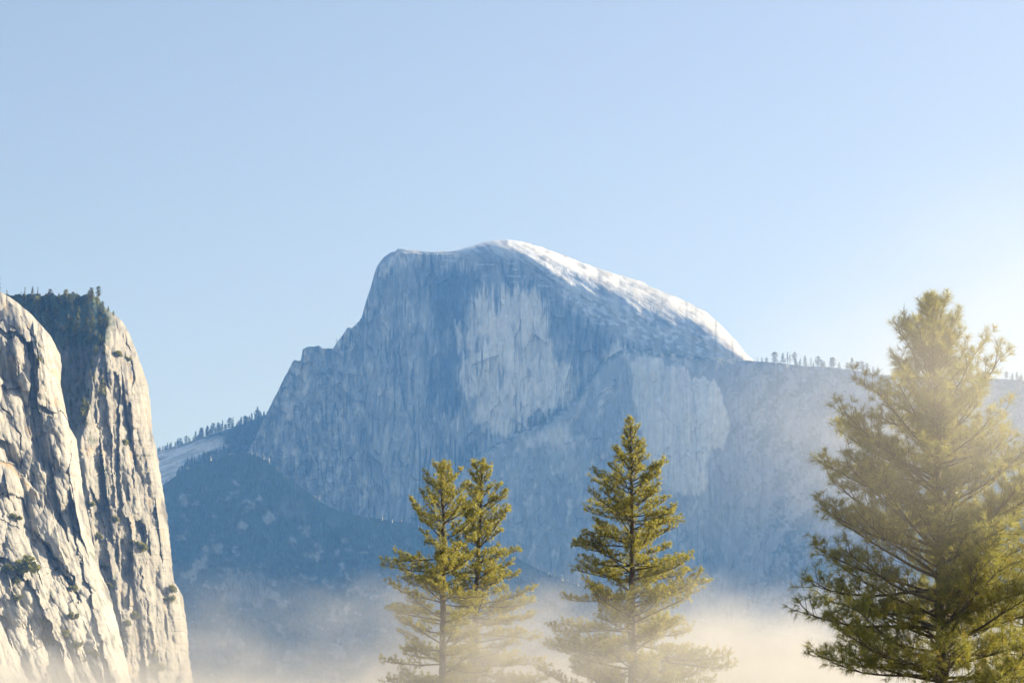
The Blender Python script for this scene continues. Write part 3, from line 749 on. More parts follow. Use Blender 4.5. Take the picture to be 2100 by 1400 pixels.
def pine(label, trunk_px, left_px, right_px, Y, seed, needle, mat, whorl_px, droop_from=0.5, count=16, dens=1.0, ragged=0.22):
    """trunk_px: [(px,py)...] from the tip down; left_px/right_px: crown outline as (px,py)"""
    rng = np.random.default_rng(seed)
    s = Y * MPP                                            # metres per photo pixel there
    tp = np.array(trunk_px, float)
    ty = tp[:, 1]
    bx = float(tp[-1, 0]); base = P(bx, 1813, Y); base[2] = -0.6
    root = empty('pine_tree', tuple(base))
    tag(root, label, 'tree', 'pine trees standing in the mist')
    def T(py):                                             # trunk axis, local metres
        return P(np.interp(py, ty, tp[:, 0]), py, Y) - base
    py0 = ty[0]; pyb = 1400.0
    pys = np.concatenate([np.linspace(py0, 1400, 40), np.linspace(1440, 1800, 6)])
    path = np.array([T(p) for p in pys]); path[-1, 2] = 0.0
    wob = rng.normal(0, 0.012 * 8, (len(path), 1)) * np.array([[1, 0.6, 0]]) * 0.3
    path += wob
    H = path[0, 2]
    fr = (H - path[:, 2]) / H
    rad = 0.018 + 0.0145 * H * fr ** 0.85
    V, F = tube(path, rad, 9)
    link('trunk', raw_mesh('trunk', V, F), M_BARK, root)
    TP, TD, TH = [], [], []
    def tuft(p, d):
        TP.append(p); TD.append(d); TH.append(rng.uniform(0, 0.93) if rng.random() > 0.05 else 1.0)
    def twig(p0, d0, ln, r0, lift):
        k = 4
        pts = np.empty((k + 1, 3)); pts[0] = p0; d = d0 / math.sqrt(d0 @ d0)
        nz = rng.normal(0, 0.10, (k, 3))
        for i in range(k):
            d = d + nz[i]; d[2] += lift / k; d /= math.sqrt(d @ d)
            pts[i + 1] = pts[i] + d * (ln / k)
        return pts, d
    py = py0 + 4
    az = rng.uniform(0, 6.28)
    last = 1470.0
    while py < last:
        f = (py - py0) / (1813 - py0)
        nb = 4 if py < py0 + 40 else (5 if rng.random() < 0.6 else 6)
        for b in range(nb):
            az += 2.399 + rng.normal(0, 0.45)
            if rng.random() < ragged * 0.4: continue
            ca, sa = math.cos(az), math.sin(az)
            pyl = py + rng.uniform(-0.4, 0.4) * whorl_px
            if pyl < py0 + 2: pyl = py0 + 2
            el = np.interp((pyl - py0) * s, [0, 1.5, 4, 8, 14], [1.05, 0.80, 0.48, 0.22, 0.05]) + rng.normal(0, 0.10 + 0.35 * ragged)
            # outline at the height the tip reaches
            tx = np.interp(pyl, ty, tp[:, 0])
            tn = math.tan(min(el + 0.10, 1.25))
            rr_ = 260.0
            while rr_ > 4:                              # tip must stay inside the crown outline
                pt = pyl - rr_ * tn
                if pt > py0:
                    xt = np.interp(pt, ty, tp[:, 0])
                    lw = xt - curve_y(left_px, pt); rw = curve_y(right_px, pt) - xt
                    if rr_ <= (lw * (1 - ca) + rw * (1 + ca)) * 0.5: break
                rr_ *= 0.93
            ln = rr_ * s / max(math.cos(el + 0.05), 0.3) * rng.uniform(1.0 - ragged, 1.0 + ragged)
            if rng.random() < 0.10: ln *= 0.6
            # limb
            g = Geo()
            p0 = T(pyl); d = np.array([ca * math.cos(el), sa * math.cos(el), math.sin(el)])
            nseg = 8
            pts = [p0]
            sag = np.interp((pyl - py0) * s, [0, 4, 12], [0.15, 0.0, -0.10])
            for i in range(nseg):
                u = i / nseg
                dz = sag * (1 - u) * 0.25 + 0.16 * u
                d = d + np.array([0, 0, dz * 0.5]) + rng.normal(0, 0.05, 3); d /= np.linalg.norm(d)
                pts.append(pts[-1] + d * ln / nseg)
            pts = np.array(pts)
            r0 = 0.010 + 0.0125 * ln
            V, F = tube(pts, np.linspace(r0, 0.010, len(pts)), 5); g.add(V, F)
            # side twigs on the outer part
            nt_ = int(max(3, ln / needle * 1.35 * dens))
            tws, twr = [], []
            for q in range(nt_):
                u = 0.20 + 0.8 * ((q + rng.random()) / nt_) ** 0.85
                k = u * nseg; i0 = min(int(k), nseg - 1)
                p = pts[i0] + (pts[i0 + 1] - pts[i0]) * (k - i0)
                ld = pts[i0 + 1] - pts[i0]; ld /= np.linalg.norm(ld)
                sd = 1 if q % 2 else -1
                side = np.cross(ld, [0, 0, 1.0]); side /= np.linalg.norm(side) + 1e-9
                td = ld * rng.uniform(0.5, 1.0) + side * sd * rng.uniform(0.4, 1.0) + np.array([0, 0, rng.uniform(-0.35, 0.8)])
                tl = ln * rng.uniform(0.10, 0.26) * (1.15 - 0.6 * u) + needle * 0.7
                tpts, td2 = twig(p, td, tl, 0.008 + 0.003 * tl, 0.5); tws.append(tpts); twr.append(0.008 + 0.003 * tl)
                tuft(tpts[-1], td2)
                if tl > needle * 1.4:
                    for z in range(int(tl / (needle * 0.9))):
                        w_ = rng.uniform(0.35, 0.9); kk = w_ * (len(tpts) - 1); j = min(int(kk), len(tpts) - 2)
                        pp = tpts[j] + (tpts[j + 1] - tpts[j]) * (kk - j)
                        dd = td2 + rng.normal(0, 1.0, 3) + np.array([0, 0, 0.25])
                        dd /= np.linalg.norm(dd)
                        tuft(pp + dd * needle * 0.8, dd)
            tuft(pts[-1], d); tuft(pts[-2], d + rng.normal(0, 0.3, 3))
            V, F = tubes(np.array(tws), np.array(twr)); g.add(V, F)
            link('branch', g.mesh('branch'), M_BARK, root)
        py += whorl_px * np.interp((py - py0) * s, [0, 3, 10], [0.75, 0.95, 1.15]) * rng.uniform(0.85, 1.15)
    tuft(path[0] + np.array([0, 0, 0.05]), np.array([0, 0, 1.0]))
    TP, TD, TH = np.array(TP), np.array(TD), np.array(TH)
    wid = max(0.011, Y * 0.36 / 1024 * 0.45)
    me = tufts_mesh('crown', TP, TD, TH, rng, count, needle, wid)
    link('crown', me, mat, root)
    return root

MID_L = [(1284, 855), (1274, 880), (1262, 912), (1238, 936), (1218, 962), (1208, 1012), (1212, 1048), (1174, 1074), (1180, 1100), (1178, 1144), (1172, 1180), (1160, 1220), (1148, 1260), (1142, 1320), (1128, 1400), (1120, 1480)]
MID_R = [(1300, 855), (1316, 880), (1328, 912), (1346, 936), (1362, 962), (1378, 1012), (1394, 1048), (1398, 1080), (1410, 1100), (1448, 1144), (1440, 1180), (1448, 1220), (1480, 1255), (1466, 1320), (1470, 1400), (1480, 1480)]
pine('tall slender pine in the middle with a pointed spire top, its foot in mist', [(1291, 857), (1295, 960), (1297, 1180), (1298, 1400), (1298, 1813)], MID_L, MID_R, 170, 11, 0.17, M_NEEDLE, 15, count=13, dens=1.2, ragged=0.22)

A_L = [(880, 936), (872, 980), (838, 1004), (834, 1050), (845, 1090), (858, 1120), (800, 1140), (793, 1180), (790, 1215), (818, 1235), (792, 1268), (788, 1320), (786, 1400), (780, 1480)]
A_R = [(935, 936), (962, 975), (972, 1040), (975, 1100), (978, 1200), (985, 1300), (990, 1480)]
pine('left pine of the close pair, with the ragged flat top and long low left limbs', [(906, 950), (909, 1040), (910, 1150), (909, 1280), (908, 1400), (908, 1813)], A_L, A_R, 172, 12, 0.17, M_NEEDLE, 18, count=13, dens=1.2, ragged=0.28)
B_L = [(968, 945), (945, 1000), (930, 1060), (915, 1120), (905, 1200), (895, 1300), (885, 1480)]
B_R = [(1003, 945), (1020, 980), (1040, 1020), (1052, 1045), (1064, 1080), (1066, 1130), (1074, 1175), (1092, 1200), (1098, 1260), (1094, 1320), (1110, 1400), (1116, 1480)]
pine('right pine of the close pair, thick with yellow-green needles', [(990, 948), (987, 1020), (983, 1100), (978, 1200), (974, 1300), (970, 1400), (966, 1813)], B_L, B_R, 178, 43, 0.17, M_NEEDLE, 14, count=13, dens=1.2, ragged=0.24)

C_L = [(1890, 612), (1866, 640), (1832, 685), (1796, 712), (1791, 756), (1745, 800), (1740, 838), (1704, 902), (1700, 984), (1664, 1062), (1694, 1130), (1612, 1190), (1668, 1262), (1660, 1312), (1630, 1394), (1600, 1480)]
C_R = [(1936, 612), (1962, 640), (1986, 685), (2040, 712), (2050, 756), (2078, 797), (2092, 838), (2120, 902), (2150, 1000), (2190, 1200), (2230, 1480)]
pine('big pine at the right edge, its top glowing in golden mist', [(1910, 614), (1914, 700), (1919, 850), (1924, 1000), (1929, 1200), (1932, 1400), (1934, 1813)], C_L, C_R, 76, 21, 0.25, M_NEEDLE_D, 22, count=22, dens=1.6)

E_L = [(2112, 930), (2085, 980), (2060, 1050), (2040, 1150), (2030, 1260), (2010, 1400), (2000, 1480)]
E_R = [(2128, 930), (2150, 980), (2180, 1050), (2200, 1150), (2215, 1260), (2235, 1480)]
pine('pine cut off by the right edge of the picture, behind the big pine', [(2120, 932), (2112, 1050), (2104, 1200), (2100, 1400), (2098, 1813)], E_L, E_R, 112, 31, 0.25, M_NEEDLE, 26, count=16, dens=0.9)

# small trees ------------------------------------------------------------
def far_crown(name, rng, kind, n, leaf):
    """unit-height crown: many small leaf-clump faces through the volume"""
    pts = []
    while len(pts) < n:
        z = rng.uniform(0, 1)
        if kind == 'cone': z0, r = 0.12, 0.22 * (1 - z) ** 0.8 + 0.012
        elif kind == 'round': z0, r = 0.18, 0.21 * math.sqrt(max(0, 1 - (2 * z - 0.9) ** 2 * 0.8)) + 0.02
        elif kind == 'thin': z0, r = 0.2, 0.07 * (1 - z) ** 0.6 + 0.01
        else: z0, r = 0.32, 0.16 * math.sqrt(max(0, 1 - (2 * z - 1) ** 2)) + 0.015
        tier = 0.55 + 0.45 * math.cos(z * (38 if kind == 'cone' else 22) + rng.uniform(-0.6, 0.6))
        if rng.random() > 0.35 + 0.65 * tier: continue
        a = rng.uniform(0, 6.283); q = r * math.sqrt(rng.uniform(0.1, 1)) * (0.7 + 0.3 * math.sin(3 * a + 9 * z))
        pts.append((q * math.cos(a), q * math.sin(a), z0 + (1 - z0) * z))
    pts = np.array(pts)
    u = rng.normal(size=(n, 3)); u[:, 2] *= 0.5; u /= np.linalg.norm(u, axis=1, keepdims=True)
    v = np.cross(u, rng.normal(size=(n, 3))); v /= np.linalg.norm(v, axis=1, keepdims=True)
    s1 = leaf * rng.uniform(0.6, 1.4, (n, 1)); s2 = leaf * 0.6 * rng.uniform(0.6, 1.4, (n, 1))
    V = np.stack([pts - u * s1, pts + v * s2, pts + u * s1 * 0.9, pts - v * s2 * 0.8], 1).reshape(-1, 3)
    hue = np.repeat(rng.uniform(0, 0.95, n), 4)
    return raw_mesh(name, V, np.arange(4 * n).reshape(-1, 4), False, {'hue': hue})

def far_trunk(rng, sides=5):
    k = rng.normal(0, 0.008, (6, 3)); k[0] = 0; k[:, 2] = 0
    z = np.linspace(-0.06, 0.97, 6)
    path = np.stack([k[:, 0], k[:, 1], z], 1)
    g = Geo(); V, F = tube(path, np.linspace(0.018, 0.003, 6), sides); g.add(V, F)
    for i in range(7):                                      # stub limbs
        zz = rng.uniform(0.3, 0.85); a = rng.uniform(0, 6.28); l = 0.13 * (1.1 - zz) + 0.03
        p = np.array([[0, 0, zz], [l * math.cos(a) * .5, l * math.sin(a) * .5, zz + .01], [l * math.cos(a), l * math.sin(a), zz + .04]])
        V, F = tube(p, [0.006, 0.004, 0.002], 3); g.add(V, F)
    return g.mesh('trunk')

rng0 = np.random.default_rng(5)
PROTO = {}
for kind, cnt, leaf in (('cone', 260, 0.045), ('round', 260, 0.055), ('thin', 110, 0.036), ('open', 150, 0.05)):
    PROTO[kind] = [(far_trunk(rng0), far_crown('crown', rng0, kind, cnt, leaf)) for _ in range(3)]
PROTO['near'] = [(far_trunk(rng0), far_crown('crown', rng0, k, 480, 0.045)) for k in ('cone', 'cone', 'round')]

def small_tree(loc, h, kind, label, group, rng, mat=M_FARLEAF, wide=1.0, name='pine_tree'):
    tr, cr = PROTO[kind][rng.integers(0, 3)]
    root = empty(name, loc); root.scale = (h * wide, h * wide, h); root.rotation_euler = (0, 0, rng.uniform(0, 6.28))
    tag(root, label, 'tree', group)
    link('trunk', tr, M_BARK, root); link('crown', cr, mat, root)
    return root

ORD = ['first', 'second', 'third', 'fourth', 'fifth', 'sixth', 'seventh', 'eighth', 'ninth', 'tenth', 'eleventh', 'twelfth', 'thirteenth', 'fourteenth',
       'fifteenth', 'sixteenth', 'seventeenth', 'eighteenth', 'nineteenth', 'twentieth', 'twenty-first', 'twenty-second', 'twenty-third', 'twenty-fourth',
       'twenty-fifth', 'twenty-sixth', 'twenty-seventh', 'twenty-eighth', 'twenty-ninth', 'thirtieth', 'thirty-first', 'thirty-second', 'thirty-third',
       'thirty-fourth', 'thirty-fifth', 'thirty-sixth', 'thirty-seventh', 'thirty-eighth', 'thirty-ninth', 'fortieth', 'forty-first', 'forty-second', 'forty-third', 'forty-fourth', 'forty-fifth', 'forty-sixth', 'forty-seventh', 'forty-eighth']
WORD = {'cone': 'pointed conifer', 'round': 'round-headed pine', 'thin': 'thin spindly conifer', 'open': 'umbrella-topped pine', 'near': 'bushy pine'}
rng = np.random.default_rng(77)

# skyline of the right-hand ridge: px of the foot, height in photo pixels, kind
RIDGE = [(1552, 11, 'thin'), (1561, 10, 'cone'), (1571, 11, 'round'), (1587, 23, 'round'), (1604, 20, 'cone'), (1613, 25, 'thin'), (1618, 21, 'thin'), (1629, 27, 'open'),
         (1632, 14, 'cone'), (1641, 18, 'thin'), (1650, 22, 'cone'), (1663, 20, 'thin'), (1668, 11, 'cone'), (1676, 22, 'round'), (1684, 15, 'round'), (1702, 21, 'cone'), (1707, 20, 'round'),
         (1719, 14, 'cone'), (1737, 15, 'round'), (1745, 24, 'cone'), (1758, 20, 'round'), (1768, 22, 'round'), (1777, 19, 'open'), (1790, 16, 'cone'), (1800, 15, 'round'),
         (2062, 15, 'round'), (2076, 14, 'open'), (2085, 18, 'cone'), (2094, 13, 'cone')]
for q in range(26):                                  # low clumps between the taller ones
    x = float(rng.choice([1590, 1612, 1634, 1650, 1680, 1705, 1742, 1762, 1785, 2070, 2088])) + rng.normal(0, 7)
    if 1550 < x < 1806 or 2058 < x < 2100: RIDGE.append((x, rng.uniform(6, 13), ['cone', 'round', 'cone', 'thin'][rng.integers(0, 4)]))
RIDGE.sort()
ORD += ['forty-ninth', 'fiftieth', 'fifty-first', 'fifty-second', 'fifty-third', 'fifty-fourth', 'fifty-fifth', 'fifty-sixth', 'fifty-seventh']
for i, (x, h, k) in enumerate(RIDGE):
    yy = float(np.interp(x, R_SHO.xs, R_SHO.top)) + 1.5
    p = R_SHO.at(x, yy)
    small_tree(p, h * p.y * MPP * 1.1, k, f'hazy {WORD[k]}, {ORD[i]} from the dome along the right skyline ridge', 'trees on the right skyline ridge', rng, wide=1.5)

LEDGE = [(1058, 890, 15, 'round'), (1070, 884, 18, 'cone'), (1083, 880, 25, 'round'), (1089, 878, 28, 'open'), (1112, 868, 25, 'cone'), (1125, 860, 26, 'open'), (1137, 852, 18, 'thin'), (1145, 848, 20, 'thin'), (1160, 838, 13, 'thin')]
for i, (x, y, h, k) in enumerate(LEDGE):
    p = R_SHO.at(x, float(np.interp(x, R_SHO.xs, R_SHO.top)) + 2)
    small_tree(p, h * p.y * MPP, k, f'{WORD[k]}, {ORD[i]} from the left on the slanting ledge before the pale rock face', 'trees on the slanting ledge', rng, wide=1.2)

xx = 322.0; i = 0
kinds = ['cone', 'round', 'thin', 'cone', 'round', 'cone']
while xx < 548 and i < 57:
    yy = float(np.interp(xx, R_LR.xs, R_LR.top)) + 1.5
    p = R_LR.at(xx, yy); k = kinds[rng.integers(0, 6)]
    h = float(np.interp(xx, [320, 370, 420, 480, 545], [11, 16, 22, 23, 25])) * rng.uniform(0.5, 1.15)
    small_tree(p, h * p.y * MPP, k, f'dark {WORD[k]}, {ORD[i]} from the left along the snowy ridge skyline', 'trees on the left skyline ridge', rng, wide=1.35)
    xx += rng.choice([1.5, 2.6, 4.5, 9.0], p=[0.3, 0.3, 0.27, 0.13]) * rng.uniform(0.8, 1.3); i += 1
for i, (x, h) in enumerate(((672, 6), (679, 8), (690, 11))):
    p = R_DOME.at(x, float(np.interp(x, R_DOME.xs, R_DOME.top)) + 1)
    small_tree(p, h * p.y * MPP, 'thin', f'tiny lone conifer, {ORD[i]} from the left in the notch of the dome shoulder', 'trees in the notch of the dome', rng, wide=1.3)

def stuff_forest(name, label, relief, test, n, hpx, seed):
    """a wood that reads as one mass: low conifers joined in one mesh"""
    rg = np.random.default_rng(seed); V = []; F = []; HU = []; c = 0
    k = 0; tries = 0
    while k < n and tries < n * 20:
        tries += 1
        x, y = test(rg)
        if x is None: continue
        p = np.array(relief.at(x, y)); h = hpx * rg.uniform(0.6, 1.35) * p[1] * MPP; r = h * rg.uniform(0.13, 0.2)
        a0 = rg.uniform(0, 6.28)
        for t, (z0, z1, rr) in enumerate(((0.05, 0.55, 1.0), (0.35, 0.8, 0.75), (0.62, 1.0, 0.5))):
            th = a0 + t + np.arange(6) * math.pi / 3
            rad = r * rr * rg.uniform(0.7, 1.25, 6)
            ring = np.stack([p[0] + rad * np.cos(th), p[1] + rad * np.sin(th), p[2] + h * z0 + h * 0.06 * rg.normal(size=6)], 1)
            V.append(ring); V.append(np.array([[p[0], p[1], p[2] + h * z1]]))
            F.append(np.array([[c + q, c + (q + 1) % 6, c + 6] for q in range(6)])); c += 7
            HU.append(np.full(7, rg.uniform(0, 0.85)))
        k += 1
    o = link(name, raw_mesh(name, np.concatenate(V), np.concatenate(F), False, {'hue': np.concatenate(HU)}), M_FARLEAF)
    tag(o, label, 'forest', kind='stuff')

def t_ridge(rg):
    x, y = rg.uniform(360, 565), rg.uniform(850, 1000)
    top = np.interp(x, R_LR.xs, R_LR.top)
    if y < top + 4: return None, None
    if x < 470 and y < 905 + max(0, (440 - x) * 0.45) + 22: return None, None
    return x, y
stuff_forest('forest', 'dark conifer forest covering the ridge just left of the dome', R_LR, t_ridge, 700, 17, 301)
def t_foot(rg):
    x, y = rg.uniform(330, 1300), rg.uniform(930, 1420)
    top = np.interp(x, R_FOOT.xs, R_FOOT.top)
    if y < top + 3: return None, None
    nn = float(fbm((x + 0.5 * y) / 46, (y - 0.3 * x) / 36, 5, 161))
    g = abs(x - float(curve_y([(650, 1000), (712, 1080), (690, 1140), (716, 1190), (712, 1260), (690, 1330), (690, 1440)], y)))
    if nn > 0.25 or g < 9: return None, None
    return x, y
stuff_forest('forest', 'blue-shadowed forest on the mountainside below the dome', R_FOOT, t_foot, 3200, 12, 303)
def t_shoulder(rg):
    x, y = rg.uniform(1500, 2110), rg.uniform(745, 1150)
    top = np.interp(x, R_SHO.xs, R_SHO.top)
    if y < top + 2 or float(fbm(x / 55, (y + 0.5 * x) / 40, 5, 131)) < 0.05: return None, None
    return x, y
stuff_forest('forest', 'thin scrubby wood scattered over the hazy right-hand mountainside', R_SHO, t_shoulder, 500, 5, 305)

# trees and shrubs of the near cliffs
CLIFF_TREES = [  # px, foot py, height px, kind, label
    (2, 606, 42, 'thin', 'thin conifer rising at the very left edge above the near cliff'),
    (17, 622, 30, 'thin', 'small thin conifer on the near cliff rim, second from the left edge'),
    (43, 616, 22, 'thin', 'short wispy skyline conifer left of the tallest spires on the wooded cliff'),
    (50, 616, 30, 'thin', 'slender skyline spire on the wooded cliff top, left of three'),
    (66, 616, 32, 'cone', 'fuller skyline spire on the wooded cliff top, middle of three'),
    (77, 618, 30, 'thin', 'slender skyline spire on the wooded cliff top, right of three'),
    (82, 616, 16, 'round', 'low rounded skyline tree just right of the three spires'),
    (95, 620, 20, 'round', 'dark rounded tree on the wooded skyline between spires and bent pine'),
    (118, 622, 18, 'round', 'greyish rounded tree on the wooded skyline left of the bent pine'),
    (135, 622, 30, 'near', 'ragged dark pine poking above the middle of the wooded skyline'),
    (144, 622, 22, 'near', 'sunlit bushy pine leaning right just below the wooded skyline'),
    (158, 618, 18, 'open', 'small umbrella-shaped tree on the wooded skyline near the rock knob'),
    (174, 616, 14, 'thin', 'tiny conifer spike on the skyline left of the rock knob'),
    (184, 618, 12, 'thin', 'tiniest conifer spike on the skyline beside the rock knob'),
    (76, 640, 36, 'near', 'tall lit pine at the left of the wooded cliff top'),
    (80, 650, 30, 'near', 'shorter lit pine below the tall one on the wooded cliff top'),
    (95, 668, 40, 'near', 'large lit pine hanging at the near cliff edge in the gully'),
    (158, 684, 46, 'near', 'largest lit pine in the middle of the wooded slope'),
    (151, 692, 28, 'near', 'lower lit pine touching the largest one on the wooded slope'),
    (188, 682, 36, 'near', 'lit pine right of the largest one on the wooded slope'),
    (186, 704, 26, 'near', 'lit pine at the lower right of the wooded slope'),
    (204, 708, 26, 'near', 'yellow-green pine at the foot of the wooded slope by the bare rock'),
    (162, 642, 16, 'near', 'small lit pine high on the wooded slope under the skyline'),
    (119, 644, 12, 'round', 'small lit shrubby tree alone in the shaded wood'),
    (170, 868, 55, 'near', 'lit pine standing low in the shaded gully between the cliffs'),
    (208, 812, 40, 'near', 'pine growing on the fluted cliff face beside the gully'),
    (222, 640, 14, 'near', 'flat windblown tree at the rim right of the rock knob'),
    (232, 648, 12, 'near', 'low windblown tree on the right rim of the wooded cliff'),
    (196, 730, 24, 'near', 'scrubby pine where the wooded slope meets the fluted cliff'),
    (214, 728, 22, 'near', 'scrubby pine on the first ledge of the fluted cliff'),
]
for x, y, h, k, lab in CLIFF_TREES:
    rel = R_NEAR if x < 30 else R_PIL
    if rel is R_NEAR: p = R_NEAR.at(x - 4, y)
    else: p = R_PIL.at(x, max(y, 608))
    small_tree(p, h * p.y * MPP, k, lab, 'trees on the left cliffs', rng, M_FARLEAF if k in ('thin', 'cone', 'round') else M_SUNLEAF, wide=1.25 if k == 'near' else 1.0)  # bushy and umbrella pines take the leaf colour brightened as if sunlit
i = 0
for q in range(400):
    x, y = rng.uniform(34, 222), rng.uniform(608, 712)
    if i >= 80: break
    if y < 609 or x < (y - 600) * 0.95 - 2: continue
    p = R_PIL.at(x, y); k = ['cone', 'round', 'round', 'near'][rng.integers(0, 4)]
    small_tree(p, rng.uniform(13, 26) * p.y * MPP, k, 'dark tree lost among its neighbours in the shaded wood topping the left cliff', 'shaded wood on the left cliff top', rng, wide=1.35)
    i += 1

for q in range(34):                                  # the wood spills down into the gully
    y = 712 + 170 * rng.random() ** 1.6; x = rng.uniform(118 + (y - 712) * 0.15, 205 - (y - 712) * 0.18)
    p = R_PIL.at(x, y); k = ['cone', 'round', 'near'][rng.integers(0, 3)]
    small_tree(p, rng.uniform(11, 22) * p.y * MPP, k, 'dark tree clinging to the shaded gully wall between the two left cliffs', 'trees in the shaded gully', rng, wide=1.3)

def make_shrub(n, leaf, rg):
    g = Geo()
    for i in range(6):
        a = rg.uniform(0, 6.28); l = rg.uniform(0.25, 0.45)
        p = np.array([[0, 0, -0.1], [l * math.cos(a) * .4, l * math.sin(a) * .4, 0.25], [l * math.cos(a), l * math.sin(a), 0.5]])
        V, F = tube(p, [0.02, 0.012, 0.006], 4); g.add(V, F)
    cen = np.stack([rg.uniform(-0.42, 0.42, 9), rg.uniform(-0.42, 0.42, 9), rg.uniform(0.25, 0.75, 9)], 1)
    ci = rg.integers(0, 9, n)
    o = rg.normal(size=(n, 3)); o /= np.linalg.norm(o, axis=1, keepdims=True)
    pts = cen[ci] + o * (0.24 * rg.uniform(0.3, 1, (n, 1)) ** 0.5)
    u = rg.normal(size=(n, 3)); u /= np.linalg.norm(u, axis=1, keepdims=True)
    v = np.cross(u, rg.normal(size=(n, 3))); v /= np.linalg.norm(v, axis=1, keepdims=True)
    s1 = leaf * rg.uniform(0.6, 1.4, (n, 1))
    V = np.stack([pts - u * s1, pts + v * s1 * .5, pts + u * s1, pts - v * s1 * .5], 1).reshape(-1, 3)
    return g.mesh('stem'), raw_mesh('foliage', V, np.arange(4 * n).reshape(-1, 4), False, {'hue': np.repeat(np.clip(rg.uniform(0, 0.9, 9)[ci], 0, 1), 4)})
SHRUBS = [make_shrub(420, 0.12, rng) for _ in range(3)]
SHRUB_SPOTS = [  # px, py, width px, relief, label
    (46, 1160, 62, 'n', 'largest yellow-green bush on the near slabs at the left edge'),
    (16, 1166, 30, 'n', 'yellow-green bush left of the largest bush on the near slabs'),
    (28, 1190, 24, 'n', 'olive bush hanging below the largest bush on the near slabs'),
    (36, 1226, 22, 'n', 'small bush in the crack two below the largest bush'),
    (32, 1060, 26, 'n', 'straw-coloured brush on the slab ledge above the largest bush'),
    (88, 1276, 34, 'n', 'green bush at the head of the lower dark recess in the near slabs'),
    (98, 1312, 40, 'n', 'broad bush inside the lower dark recess in the near slabs'),
    (140, 1300, 26, 'n', 'bush on the pale rib right of the lower dark recess'),
    (160, 1322, 26, 'n', 'bush right of the lower dark recess near the foot of the cliff'),
    (192, 1340, 26, 'n', 'upright bush on the bright slab near the foot of the cliff'),
    (150, 1262, 24, 'n', 'bush in the long crack of the near slabs'),
    (146, 1204, 22, 'n', 'small bush at the top of the long crack'),
    (80, 736, 14, 'n', 'tiny green tuft on the upper near slab'),
    (236, 1064, 24, 'p', 'green shrub on the fluted cliff halfway up its right side'),
    (290, 1120, 32, 'p', 'dark shrub tucked in the square notch of the fluted cliff'),
    (276, 1112, 22, 'p', 'shrub just left of the square notch of the fluted cliff'),
    (198, 1100, 24, 'p', 'shrub in the shaded recess of the fluted cliff'),
    (214, 1160, 18, 'p', 'small round shrub low in the fluted cliff recess'),
    (224, 1200, 20, 'p', 'shrub below the small round one in the fluted cliff'),
    (350, 1206, 26, 'p', 'shrub on the outer spur at the right edge of the cliff'),
    (346, 1226, 24, 'p', 'lower shrub on the outer spur of the cliff'),
    (272, 1262, 26, 'p', 'dark shrub at the base of the long shadowed slot'),
    (260, 1276, 20, 'p', 'pale shrub beside the base of the long shadowed slot'),
    (250, 1314, 22, 'p', 'shrub above the rounded block near the foot of the fluted cliff'),
    (310, 1340, 26, 'p', 'shrub low on the fluted cliff above the mist'),
    (322, 1368, 30, 'p', 'lowest shrub on the fluted cliff just above the mist'),
    (186, 1032, 20, 'p', 'tiny shrub on the shaded rib left of the fluted pillar'),
    (260, 906, 20, 'p', 'shrub on the bright flutes in the upper cliff'),
    (206, 962, 24, 'p', 'shrub on the inner rib beneath the gully pine'),
    (240, 724, 22, 'p', 'scrub on the bright shoulder below the cliff rim'),
    (262, 736, 18, 'p', 'outer scrub on the bright shoulder below the cliff rim'),
]
for x, y, wpx, r, lab in SHRUB_SPOTS:
    p = (R_NEAR if r == 'n' else R_PIL).at(x, y + wpx * 0.3)
    st, fo = SHRUBS[rng.integers(0, 3)]
    sz = wpx * p.y * MPP * 0.85
    root = empty('shrub', p); root.scale = (sz, sz, sz * 0.85); root.rotation_euler = (0, 0, rng.uniform(0, 6.28))
    tag(root, lab, 'shrub', 'shrubs on the left cliffs')
    link('stem', st, M_BARK, root); link('foliage', fo, M_SUNLEAF, root)

# ------------------------------------------------------------------ haze and mist
def box_mesh(name, lo, hi):
    x0, y0, z0 = lo; x1, y1, z1 = hi
    V = np.array([(x0, y0, z0), (x1, y0, z0), (x1, y1, z0), (x0, y1, z0), (x0, y0, z1), (x1, y0, z1), (x1, y1, z1), (x0, y1, z1)], float)
    F = np.array([(0, 3, 2, 1), (4, 5, 6, 7), (0, 1, 5, 4), (1, 2, 6, 5), (2, 3, 7, 6), (3, 0, 4, 7)])
    return raw_mesh(name, V, F, False)

m, nt_, out = mat_new('haze_air')
v = nt_.nodes.new('ShaderNodeVolumePrincipled')
v.inputs['Color'].default_value = (0.14, 0.39, 1.0, 1)
v.inputs['Absorption Color'].default_value = (1, 1, 1, 1)
v.inputs['Density'].default_value = 7.6e-5
v.inputs['Anisotropy'].default_value = 0.2
nt_.links.new(v.outputs[0], out.inputs['Volume'])
ztop = max(float(R_DOME.V[..., 2].max()), 1) + 25
haze = link('haze', box_mesh('haze', (-9100, -5100, -3.5), (9100, 13100, ztop)), m)
tag(haze, 'pale blue morning haze filling the valley air', 'haze', kind='stuff')

def mist(name, label, lo, hi, build, step):
    m, nt_, out = mat_new(name); n = N(nt_)
    v = n.add('ShaderNodeVolumePrincipled')
    v.inputs['Color'].default_value = (0.99, 0.99, 0.99, 1); v.inputs['Anisotropy'].default_value = 0.35
    nt_.links.new(build(n), v.inputs['Density'])
    nt_.links.new(v.outputs[0], out.inputs['Volume'])
    m.cycles.volume_step_rate = step
    o = link(name, box_mesh(name, lo, hi), m)
    tag(o, label, 'mist', kind='stuff')
    return o

